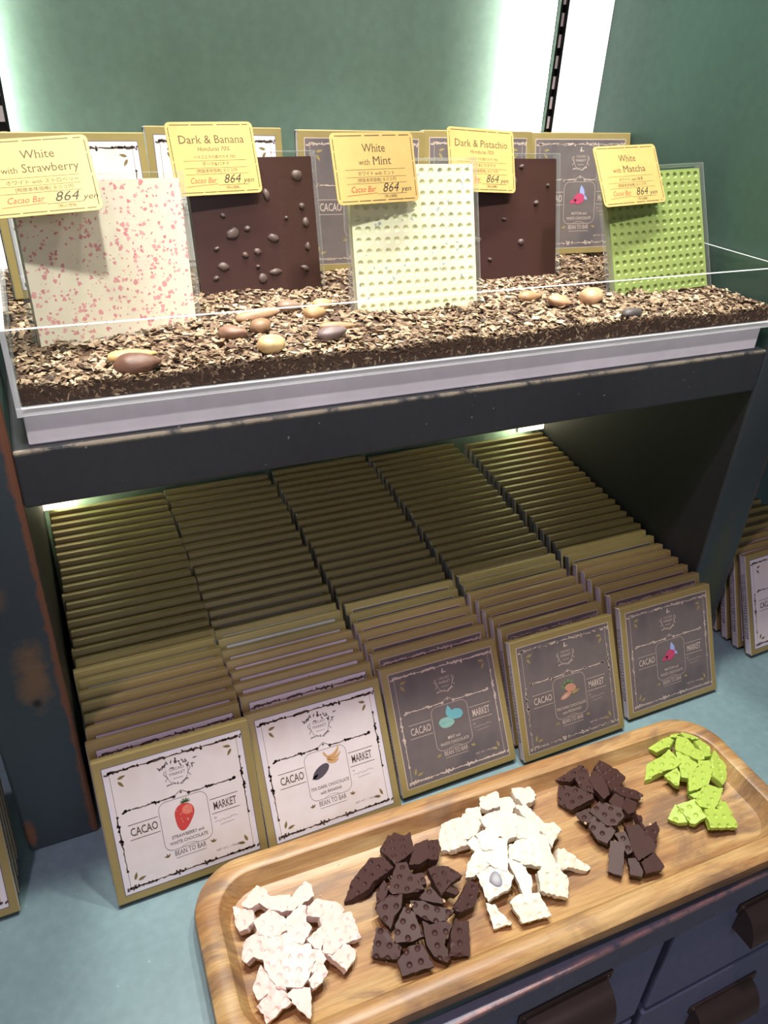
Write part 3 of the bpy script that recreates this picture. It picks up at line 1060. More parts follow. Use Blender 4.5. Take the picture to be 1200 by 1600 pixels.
V, F, T = [], [], []
nx, ny = 130, 56
bx0, bx1, by0, by1 = AX0 + w + 0.0006, AX1 - w - 0.0006, AY0 + w + 0.0006, AY1 - w - 0.0006
for j in range(ny + 1):
    for i in range(nx + 1):
        x = bx0 + (bx1 - bx0) * i / nx; y = by0 + (by1 - by0) * j / ny
        V.append((x, y, bed(x, y) - 0.002)); T.append(0.05)
for j in range(ny):
    for i in range(nx):
        a = j * (nx + 1) + i
        F.append((a, a + 1, a + nx + 2, a + nx + 1))
base = len(V)
for j, i0 in ((0, 0),):
    for i in range(nx + 1):
        x = bx0 + (bx1 - bx0) * i / nx
        V.append((x, by0, 0.4015)); T.append(0.0)
    for i in range(nx):
        F.append((i, base + i, base + i + 1, i + 1))
for side in (0, nx):
    b2 = len(V)
    for j in range(ny + 1):
        V.append((bx0 if side == 0 else bx1, by0 + (by1 - by0) * j / ny, 0.4015)); T.append(0.0)
    for j in range(ny):
        a = j * (nx + 1) + side; c = (j + 1) * (nx + 1) + side
        F.append((a, c, b2 + j + 1, b2 + j))


def flake(x, y, z, L, W, yaw, pitch, roll, tone):
    n = len(V)
    R = Matrix.Rotation(yaw, 3, 'Z') @ Matrix.Rotation(pitch, 3, 'Y') @ Matrix.Rotation(roll, 3, 'X')
    c = rn.uniform(-0.35, 0.35) * W
    jit = lambda: rn.uniform(0.7, 1.25)
    pts = [(-L / 2, -W / 2 * jit() * 0.6, 0), (L / 2 * jit(), -W / 2 * jit() * 0.7, 0), (L / 2, W / 2 * jit() * 0.5, 0), (-L / 2 * jit(), W / 2 * jit(), 0), (-L / 6, rn.uniform(-.2, .2) * W, c), (L / 4, rn.uniform(-.2, .2) * W, c)]
    for p in pts:
        v = R @ Vector(p)
        V.append((min(max(x + v.x, bx0 - 0.0004), bx1 + 0.0004), min(max(y + v.y, by0 - 0.0004), by1 + 0.0004), max(z + v.z, 0.4012)))
        T.append(tone)
    F.extend([(n, n + 1, n + 5, n + 4), (n + 4, n + 5, n + 2, n + 3), (n + 1, n + 2, n + 5), (n, n + 4, n + 3)])


for _ in range(15000):
    x = rn.uniform(bx0, bx1)
    y = by0 + (by1 - by0) * rn.random() ** 1.35
    L = rn.uniform(0.0026, 0.0074); W = L * rn.uniform(0.5, 0.95)
    flake(x, y, bed(x, y) + rn.uniform(-0.0016, 0.0014), L, W, rn.uniform(0, 6.28), rn.gauss(0, 0.26), rn.gauss(0, 0.28), min(1, max(0, rn.gauss(0.50, 0.26))))
for _ in range(3800):   # pressed against the front pane, toned darker for the shade there
    x = rn.uniform(bx0, bx1); z = rn.uniform(0.4018, bed(x, by0))
    L = rn.uniform(0.0024, 0.006); W = L * rn.uniform(0.4, 0.8)
    flake(x, by0 + rn.uniform(0.0, 0.0016), z, L, W, rn.gauss(0, 0.35), rn.uniform(0, 6.28), 1.57 + rn.gauss(0, 0.45), min(1, max(0, rn.gauss(0.30, 0.2))))
for _ in range(900):
    s = rn.choice((bx0, bx1)); y = rn.uniform(by0, by1); z = rn.uniform(0.4018, 0.414)
    L = rn.uniform(0.0024, 0.006)
    flake(s, y, z, L, L * 0.6, 1.57 + rn.gauss(0, 0.3), rn.uniform(0, 6.28), 1.57 + rn.gauss(0, 0.4), min(1, max(0, rn.gauss(0.35, 0.2))))
nb = mesh_obj('cacao_nibs', V, F, M['nibs'])
at = nb.data.attributes.new('tone', 'FLOAT', 'POINT')
at.data.foreach_set('value', T)
tag(nb, 'bed of brown cacao nibs and husks filling the clear tray', 'cacao nibs', kind='stuff')

# whole cacao beans lying on the nibs
BEANS = [
    (0.166, 0.0335, 0.0165, 0.0058, 0.10, (0.66, 0.43, 0.17), 'tan yellow cacao bean behind the dark brown one below the strawberry bar'),
    (0.1665, 0.0150, 0.0150, 0.0085, 0.00, (0.17, 0.085, 0.055), 'large dark brown cacao bean at the front below the strawberry bar'),
    (0.2710, 0.0910, 0.0190, 0.0060, 0.12, (0.36, 0.22, 0.12), 'long brown cacao bean lying right below the banana bar'),
    (0.2400, 0.0500, 0.0110, 0.0070, -0.5, (0.24, 0.135, 0.085), 'brown cacao bean left of the yellow bean, below the banana bar'),
    (0.2640, 0.0600, 0.0100, 0.0072, 0.7, (0.27, 0.16, 0.085), 'dull brown cacao bean just behind the big yellow bean'),
    (0.2600, 0.0190, 0.0130, 0.0085, 0.75, (0.70, 0.48, 0.23), 'plump yellow cacao bean at the middle of the tray front'),
    (0.3080, 0.0270, 0.0125, 0.0068, 0.15, (0.17, 0.125, 0.115), 'grey-brown cacao bean right of the plump yellow one'),
    (0.3220, 0.0500, 0.0150, 0.0045, -0.05, (0.36, 0.215, 0.11), 'slim brown cacao bean just left of the mint bar'),
    (0.3150, 0.0830, 0.0100, 0.0070, 0.3, (0.44, 0.27, 0.13), 'light brown cacao bean touching a yellow one, left of the mint bar'),
    (0.3020, 0.1080, 0.0100, 0.0066, -0.1, (0.27, 0.18, 0.12), 'dull grey-brown cacao bean at the corner of the banana bar'),
    (0.3290, 0.1020, 0.0095, 0.0060, 0.3, (0.60, 0.41, 0.18), 'pale yellow cacao bean at the rear, left of the mint bar'),
    (0.5700, 0.0590, 0.0135, 0.0100, 0.5, (0.50, 0.31, 0.17), 'big light brown cacao bean at the left foot of the matcha bar'),
    (0.5780, 0.0120, 0.0130, 0.0058, 0.25, (0.10, 0.085, 0.085), 'dark grey cacao bean at the front below the matcha bar'),
    (0.5180, 0.0800, 0.0130, 0.0062, 0.2, (0.40, 0.24, 0.12), 'brown cacao bean below the pistachio bar, between mint and matcha'),
    (0.5360, 0.0600, 0.0110, 0.0062, -0.4, (0.46, 0.27, 0.15), 'reddish tan cacao bean left of the big light brown one'),
]
for x, y, a, b, yaw, col, lab in BEANS:
    bm = bmesh.new()
    bmesh.ops.create_uvsphere(bm, u_segments=20, v_segments=14, radius=1.0)
    sd = rn.uniform(0, 50)
    for v in bm.verts:
        c = v.co
        q = 1 + 0.10 * noise.noise(c * 1.7 + Vector((sd, 0, 0)))
        taper = 1 - 0.22 * c.x
        v.co = Vector((c.x * a * q, c.y * b * q * taper, c.z * b * 0.78 * q * taper))
    k = N('cacao_bean_skin')
    f = k.noise(k.coords((1, 2.5, 2.5)), 160.0, 5.0, 0.65)
    cc = k.mix(f, tuple(v * 0.55 for v in col), tuple(min(1, v * 1.35) for v in col))
    k.bump(f, 0.35, 0.001)
    m = k.set(cc, 0.45)
    o = bm_obj('cacao_bean', bm, m, smooth=True)
    o.location = (x, y, bed(x, y) + b * 0.55)
    o.rotation_euler = (rn.uniform(-.3, .3), rn.uniform(-.12, .12), yaw)
    tag(o, lab, 'cacao bean', 'whole cacao beans on the nibs')


# ------------------------------------------------------------------ dimpled slabs
def clip_loop(tris):
    cnt = {}
    for f in tris:
        for i in range(len(f)):
            e = (f[i], f[(i + 1) % len(f)])
            if (e[1], e[0]) in cnt: cnt[(e[1], e[0])] += 1
            else: cnt[e] = 1
    return [e for e, c in cnt.items() if c == 1]


def slab(poly, thick, dimples, depth, r0, seed, rough=0.0003, seglen=0.0022, taper=0.0004, wob=0.0002):
    """poly: outline in the plane, ccw. Returns verts (x, y, z; z up, top at 0) and faces of a broken slab with dimples on top."""
    rd = random.Random(seed)
    ol = []
    for i in range(len(poly)):
        a, b = poly[i], poly[(i + 1) % len(poly)]
        L = math.hypot(b[0] - a[0], b[1] - a[1])
        n = max(1, int(L / seglen))
        nx_, ny_ = -(b[1] - a[1]) / (L or 1), (b[0] - a[0]) / (L or 1)
        for k in range(n):
            t = k / n
            o = 0 if k == 0 else rd.uniform(-rough, rough)
            ol.append((a[0] + (b[0] - a[0]) * t + nx_ * o, a[1] + (b[1] - a[1]) * t + ny_ * o))

    def inside(p, marg=0.0):
        c = False
        for i in range(len(ol)):
            a, b = ol[i], ol[i - 1]
            if (a[1] > p[1]) != (b[1] > p[1]) and p[0] < (b[0] - a[0]) * (p[1] - a[1]) / (b[1] - a[1]) + a[0]: c = not c
        if c and marg > 0:
            for a in ol:
                if (a[0] - p[0]) ** 2 + (a[1] - p[1]) ** 2 < marg * marg: return False
        return c

    pts = [Vector(p) for p in ol]
    for (dx, dy) in dimples:
        for rr in (1.0, 0.72, 0.38):
            for k in range(9):
                a = 2 * math.pi * k / 9 + rr
                p = (dx + r0 * rr * math.cos(a), dy + r0 * rr * math.sin(a))
                if inside(p, 0.00025): pts.append(Vector(p))
        if inside((dx, dy), 0.00025): pts.append(Vector((dx, dy)))
    nO = len(ol)
    res = delaunay_2d_cdt(pts, [], [list(range(nO))], 1, 1e-6)
    vv, ff = res[0], res[2]

    def top(p):
        z = wob * noise.noise(Vector((p[0] * 300, p[1] * 300, seed)))
        for (dx, dy) in dimples:
            r = math.hypot(p[0] - dx, p[1] - dy) / r0
            if r < 1:
                t = min(1, (1 - r) / 0.55)
                z -= depth * t * t * (3 - 2 * t)
        return z

    verts = [(p.x, p.y, top(p)) for p in vv]
    faces = [tuple(f) for f in ff]
    n = len(verts)
    loop = clip_loop(faces)
    cx = sum(p[0] for p in ol) / nO; cy = sum(p[1] for p in ol) / nO
    mid, bot = {}, {}
    for a, b in loop:
        for k in (a, b):
            if k not in mid:
                x, y, z = verts[k]
                d = math.hypot(x - cx, y - cy) or 1
                j = rd.uniform(-rough, rough) * 1.6
                mid[k] = len(verts); verts.append((x + (x - cx) / d * j, y + (y - cy) / d * j, -thick * 0.5 + rd.uniform(-1, 1) * thick * 0.1))
                bot[k] = len(verts); verts.append((x - (x - cx) / d * taper, y - (y - cy) / d * taper, -thick))
    for a, b in loop:
        faces.append((b, a, mid[a], mid[b])); faces.append((mid[b], mid[a], bot[a], bot[b]))
    # flat underside from the same outline
    inner = {}
    for f in ff:
        g = []
        for k in f:
            if k in bot: g.append(bot[k])
            else:
                if k not in inner:
                    inner[k] = len(verts); verts.append((verts[k][0], verts[k][1], -thick))
                g.append(inner[k])
        faces.append(tuple(reversed(g)))
    return verts, faces


def slab_obj(name, poly, thick, dimples, depth, r0, seed, mat, flat_shade=True, **kw):
    v, f = slab(poly, thick, dimples, depth, r0, seed, **kw)
    bm = bmesh.new()
    vv = [bm.verts.new(p) for p in v]
    for q in f:
        try: bm.faces.new([vv[i] for i in q])
        except ValueError: pass
    bmesh.ops.recalc_face_normals(bm, faces=bm.faces)
    o = bm_obj(name, bm, mat)
    ed = []
    o.data.polygons.foreach_set('use_smooth', [True] * len(o.data.polygons))
    try: o.data.set_sharp_from_angle(angle=math.radians(42))
    except Exception: pass
    return o


# ------------------------------------------------------------------ five bars in clear sleeves, five boxes behind, five price cards
BARS = {
    'straw': (0.1101, 0.0743, 0.4110, 0.1902, 0.1506, -0.0191, 0.1165, 0.110),
    'banana': (0.2444, 0.1707, 0.4100, 0.0633, 0.2046, 0.0057, 0.113, 0.113),
    'mint': (0.3532, 0.0856, 0.4130, -0.0357, 0.2868, 0.0023, 0.113, 0.1165),
    'pist': (0.4892, 0.1551, 0.4110, 0.0115, 0.2489, -0.0026, 0.113, 0.113),
    'matcha': (0.6129, 0.0760, 0.4110, -0.0373, 0.4028, 0.0427, 0.113, 0.113),
}
BARMAT = {'straw': 'bar_straw', 'banana': 'choc_bar_dark', 'mint': 'bar_mint', 'pist': 'choc_bar_dark', 'matcha': 'bar_matcha'}
BARLAB = {'straw': 'ivory chocolate bar covered in pink strawberry flecks, standing in the nibs',
          'banana': 'dark chocolate bar with scattered banana lumps, standing in the nibs',
          'mint': 'pale yellow-white dimpled chocolate bar with blue-grey mint flecks',
          'pist': 'smooth dark chocolate bar with a few nut lumps, behind the mint bar',
          'matcha': 'green dimpled matcha chocolate bar standing at the right of the nibs'}
SLLAB = {'straw': 'clear plastic sleeve around the pink-flecked bar', 'banana': 'clear plastic sleeve around the dark banana bar',
         'mint': 'clear plastic sleeve around the pale mint bar', 'pist': 'clear plastic sleeve around the dark pistachio bar', 'matcha': 'clear plastic sleeve around the green matcha bar'}
LUMPS = {'banana': [(0.30, 0.47, 3.2, 2.4), (0.42, 0.50, 1.6, 1.2), (0.62, 0.42, 2.6, 1.8), (0.90, 0.52, 1.6, 2.2), (0.88, 0.64, 1.4, 1.4), (0.86, 0.86, 2.6, 2.4), (0.60, 0.73, 1.4, 2.6), (0.48, 0.33, 1.7, 1.4), (0.38, 0.31, 1.5, 1.3),
                    (0.86, 0.18, 2.0, 1.2), (0.61, 0.17, 3.0, 1.5), (0.50, 0.13, 2.2, 2.2), (0.20, 0.24, 2.8, 2.0), (0.13, 0.16, 1.4, 1.0), (0.90, 0.34, 1.2, 1.8), (0.24, 0.60, 1.2, 1.0), (0.16, 0.37, 1.4, 0.8), (0.74, 0.56, 1.0, 0.8), (0.47, 0.22, 1.0, 0.8)],
         'pist': [(0.63, 0.93, 1.3, 1.1), (0.55, 0.82, 1.8, 2.6), (0.78, 0.64, 1.5, 1.2), (0.62, 0.33, 1.8, 1.6), (0.16, 0.36, 3.2, 2.0), (0.45, 0.52, 1.5, 0.7), (0.90, 0.78, 0.9, 0.8), (0.30, 0.20, 1.2, 0.9)]}
for key, (x, y, z, yaw, lean, roll, bw, bh) in BARS.items():
    mtx = frame_matrix(x, y, z, yaw, lean, roll)
    th = 0.0072
    poly = [(0.001, 0.001), (bw - 0.001, 0.001), (bw - 0.001, bh - 0.001), (0.001, bh - 0.001)]
    dm = []
    if key in ('mint', 'matcha'):
        n = 13
        px, py = (bw - 0.004) / n, (bh - 0.004) / n
        dm = [(0.002 + px * (i + 0.5), 0.002 + py * (j + 0.5)) for i in range(n) for j in range(n)]
    o = slab_obj('chocolate_bar', poly, th, dm, 0.0022, 0.0028, 3, M[BARMAT[key]], rough=0.0, seglen=0.02, taper=-0.0003, wob=0.00005)
    # local z is the outward face: turn so that it looks to the front
    o.matrix_world = mtx @ Matrix(((1, 0, 0, 0), (0, 0, -1, 0), (0, 1, 0, 0), (0, 0, 0, 1)))
    tag(o, BARLAB[key], 'chocolate bar')
    for (u, v, ra, rb) in LUMPS.get(key, ()):
        bm = bmesh.new()
        bmesh.ops.create_icosphere(bm, subdivisions=2, radius=1.0)
        sd = rn.uniform(0, 99)
        for q in bm.verts:
            c = q.co * (1 + 0.30 * noise.noise(q.co * 1.5 + Vector((sd, 0, 0))))
            q.co = Vector((c.x * ra * 0.0020, c.y * rb * 0.0019, c.z * 0.0024))
        lp = bm_obj('embedded_lump', bm, M['lump'], o, True)
        lp.location = (u * bw, v * bh, 0.0002); lp.rotation_euler = (0, 0, rn.uniform(-.6, .6))
    # sleeve
    sl = link(bpy.data.objects.new('clear_sleeve', None)) if False else empty('clear_sleeve')
    sl.matrix_world = mtx
    tag(sl, SLLAB[key], 'sleeve', 'clear sleeves around the bars')
    g, t = 0.0022, 0.0007
    bx = (-g, bw + g); by = (-0.0030, th + 0.0022); bz = (0.0, bh + 0.0035)
    for nm, b in (('front_sheet', (bx[0], bx[1], by[0], by[0] + t, bz[0], bz[1])), ('rear_sheet', (bx[0], bx[1], by[1] - t, by[1], bz[0], bz[1])),
                  ('side_sheet', (bx[0], bx[0] + t, by[0] + t, by[1] - t, bz[0], bz[1])), ('side_sheet', (bx[1] - t, bx[1], by[0] + t, by[1] - t, bz[0], bz[1])),
                  ('top_flap', (bx[0] + t, bx[1] - t, by[0] + t, by[1] - t, bz[1] - t, bz[1]))):
        box_obj(nm, b, M['sleeve_edge'] if nm in ('top_flap', 'side_sheet') else M['sleeve'], sl)

BACK = (('strawberry', (0.0996, 0.1946, 0.4155, 0.1469, 0.212, -0.010), 'white-label strawberry box standing behind the strawberry bar on the upper tray'),
        ('banana', (0.2240, 0.2367, 0.4165, 0.081, 0.1477, -0.0108), 'white-label box standing behind the banana price card on the upper tray'),
        ('mint', (0.3525, 0.2214, 0.4160, -0.0714, 0.1205, 0.0004), 'dark-label box standing behind the mint price card on the upper tray'),
        ('pistachio', (0.4885, 0.2330, 0.4160, -0.03, 0.16, 0.0), 'dark-label box mostly hidden behind the pistachio price card on the upper tray'),
        ('matcha', (0.6160, 0.2300, 0.4160, -0.085, 0.2246, 0.010), 'dark-label box with pink and blue picture behind the matcha bar on the upper tray'))
for kind, p, lab in BACK:
    chocolate_box(kind, frame_matrix(*p), lab, 'boxes standing behind the bars')

TAGS = {
    'straw': ((0.0948, 0.0665, 0.5005, -0.1039, 0.7402, 0.0913), 0.0690, 0.0551),
    'banana': ((0.2320, 0.1739, 0.4941, 0.1263, 0.3377, 0.0075), 0.0738, 0.0550),
    'mint': ((0.3379, 0.0926, 0.4981, 0.1103, 0.3280, 0.0084), 0.0741, 0.0514),
    'pist': ((0.4723, 0.1589, 0.4961, 0.1269, 0.3489, -0.0638), 0.0760, 0.0543),
    'matcha': ((0.5934, 0.0906, 0.4903, 0.0689, 0.5408, 0.0292), 0.0765, 0.0541),
}
TXT = {'straw': (('White', ''), ('with ', 'Strawberry'), None, 'ホワイト with ストロベリー', '[税抜本体価格] ８００円'),
       'banana': (('Dark & Banana', ''), None, 'Honduras 70%', 'ダーク&バナナ', '[税抜本体価格] ８００円'),
       'mint': (('White', ''), ('with ', 'Mint'), None, 'ホワイト with ミント', '[税抜本体価格] ８００円'),
       'pist': (('Dark & Pistachio', ''), None, 'Honduras 70%', 'ダーク&ピスタチオ', '[税抜本体価格] ８００円'),
       'matcha': (('White', ''), ('with ', 'Matcha'), None, 'ホワイト with 抹茶', '[税抜本体価格] ８００円')}
TLAB = {'straw': 'yellow price card reading White with Strawberry', 'banana': 'yellow price card reading Dark & Banana', 'mint': 'yellow price card reading White with Mint',
        'pist': 'yellow price card reading Dark & Pistachio', 'matcha': 'yellow price card reading White with Matcha, tilted back'}
for key, (p, tw, tht) in TAGS.items():
    mtx = frame_matrix(*p)
    # card with rounded corners
    r = 0.004
    pts = []
    for (cxx, czz, a0_) in ((tw - r, tht - r, 0), (r, tht - r, 90), (r, r, 180), (tw - r, r, 270)):
        for k in range(5):
            a = math.radians(a0_ + 22.5 * k)
            pts.append((cxx + r * math.cos(a), czz + r * math.sin(a)))
    n = len(pts)
    vs = [(a, 0, b) for a, b in pts] + [(a, 0.0006, b) for a, b in pts]
    fs = [tuple(range(n)), tuple(range(2 * n - 1, n - 1, -1))] + [(i, n + i, n + (i + 1) % n, (i + 1) % n) for i in range(n)]
    o = mesh_obj('price_card', vs, fs, M['tag'])
    o.matrix_world = mtx
    tag(o, TLAB[key], 'price card', 'yellow price cards on the bars')
    A = Art(['tag_ink', 'tag_ink_dark', 'tag_red'])
    e = 0.0022; rd = random.Random(key)
    for (x0, x1, zz) in ((0.004, tw - 0.004, e), (0.004, tw - 0.004, tht - e)):
        xx = x0
        while xx < x1:
            l = rd.uniform(0.010, 0.024); A.rect(xx, min(x1, xx + l), zz - 0.0003, zz + 0.0003, 'tag_ink'); xx += l + rd.uniform(0.0005, 0.003)
    for xx in (e, tw - e):
        zz = 0.004
        while zz < tht - 0.004:
            l = rd.uniform(0.010, 0.022); A.rect(xx - 0.0003, xx + 0.0003, zz, min(tht - 0.004, zz + l), 'tag_ink'); zz += l + rd.uniform(0.0005, 0.002)
    t1, t2, sub, jp, jp2 = TXT[key]
    H = tht / 0.055
    cx = tw / 2 + (0.002 if key == 'straw' else 0)
    if t2:
        A.fit(t1[0], cx, 0.0400 * H, 0.0088, 0.0205, 'tag_ink', slab=0.05)
        big = {'Strawberry': 0.0345, 'Mint': 0.0168, 'Matcha': 0.0275}[t2[1]]
        tot = big + 0.0125
        A.fit('with', cx - tot / 2, 0.0302 * H, 0.0062, 0.0100, 'tag_ink', align='LEFT', slab=0.05)
        A.fit(t2[1], cx - tot / 2 + 0.0125, 0.0302 * H, 0.0088, big, 'tag_ink', align='LEFT', slab=0.05)
    else:
        A.fit(t1[0], cx, 0.0390 * H, 0.0088, 0.055 if len(t1[0]) < 14 else 0.060, 'tag_ink', slab=0.05)
        A.text(sub, cx, 0.0333 * H, 0.0046, 'tag_ink', shear=0.2, slab=0.04)
        A.text('ベネズエラの森カカオ 70%', cx, 0.0277 * H, 0.0030, 'tag_ink')
    yl = (0.0266, 0.0208, 0.0158) if t2 else (0.0260, 0.0205, 0.0158)
    for z in yl: A.rect(0.010, tw - 0.010, z * H - 0.00012, z * H + 0.00012, 'tag_ink')
    A.text(jp, cx, 0.0222 * H, 0.0036, 'tag_ink')
    A.text(jp2, cx, 0.0172 * H, 0.0032, 'tag_ink')
    A.text('Cacao Bar', 0.0235, 0.0092 * H, 0.0062, 'tag_red', shear=0.3, sx=0.85)
    A.ribbon([(0.009, 0.0066 * H), (0.018, 0.0072 * H), (0.036, 0.0082 * H)], 0.00035, 'tag_red')
    A.text('864', 0.0480, 0.0086 * H, 0.0098, 'tag_ink_dark', shear=0.35)
    A.text('yen', 0.0625, 0.0086 * H, 0.0058, 'tag_ink_dark', shear=0.35, sx=1.15)
    A.rect(0.036, tw - 0.011, 0.0071 * H, 0.0074 * H, 'tag_ink')
    A.text('（税込価格）', 0.0480, 0.0042 * H, 0.0026, 'tag_ink')
    A.build('lettering', o)
    # small clear clip behind the card holding it on the sleeve
    bm = bmesh.new()
    add_box(bm, tw / 2 - 0.006, tw / 2 + 0.006, 0.0007, 0.0016, tht * 0.30, tht * 0.70, 0, 0.0003)
    bm_obj('clear_clip', bm, M['acrylic'], o)
    bpy.context.view_layer.update()

# ------------------------------------------------------------------ wooden serving tray
YAW, TCX, TCY, TL_, TW_ = -0.033, 0.402, -0.1765, 0.528, 0.164
rings = [(0.010, 0.0005, 0.036), (0.003, 0.006, 0.041), (0.0, 0.016, 0.043), (0.0012, 0.0225, 0.043), (0.0045, 0.0254, 0.041), (0.0095, 0.0268, 0.038), (0.0165, 0.0266, 0.034), (0.0182, 0.0258, 0.0325), (0.0222, 0.0165, 0.030), (0.0258, 0.0118, 0.027), (0.0310, 0.0104, 0.024)]
V, F = [], []
nc, ne = 10, 14


def rr_loop(inset, z, r):
    out = []
    hx, hy = TL_ / 2 - inset, TW_ / 2 - inset
    cs = ((hx - r, hy - r, 0), (-hx + r, hy - r, 90), (-hx + r, -hy + r, 180), (hx - r, -hy + r, 270))
    for ci, (cx, cy, a0) in enumerate(cs):
        for k in range(nc + 1):
            a = math.radians(a0 + 90 * k / nc)
            out.append((cx + r * math.cos(a), cy + r * math.sin(a), z))
    return out


for ins, z, r in rings: V += rr_loop(ins, z, r)
n = len(rr_loop(0, 0, 0.02))
for k in range(len(rings) - 1):
    for i in range(n):
        j = (i + 1) % n
        F.append((k * n + i, k * n + j, (k + 1) * n + j, (k + 1) * n + i))
F.append(tuple(range((len(rings) - 1) * n, len(rings) * n)))
F.append(tuple(reversed(range(n))))
wt = mesh_obj('serving_tray', V, F, M['wood'], smooth=True)
try: wt.data.set_sharp_from_angle(angle=math.radians(33))
except Exception: pass
wt.location = (TCX, TCY, 0.0); wt.rotation_euler = (0, 0, YAW)
tag(wt, 'long rectangular acacia wood serving tray with rounded corners on the counter', 'tray')

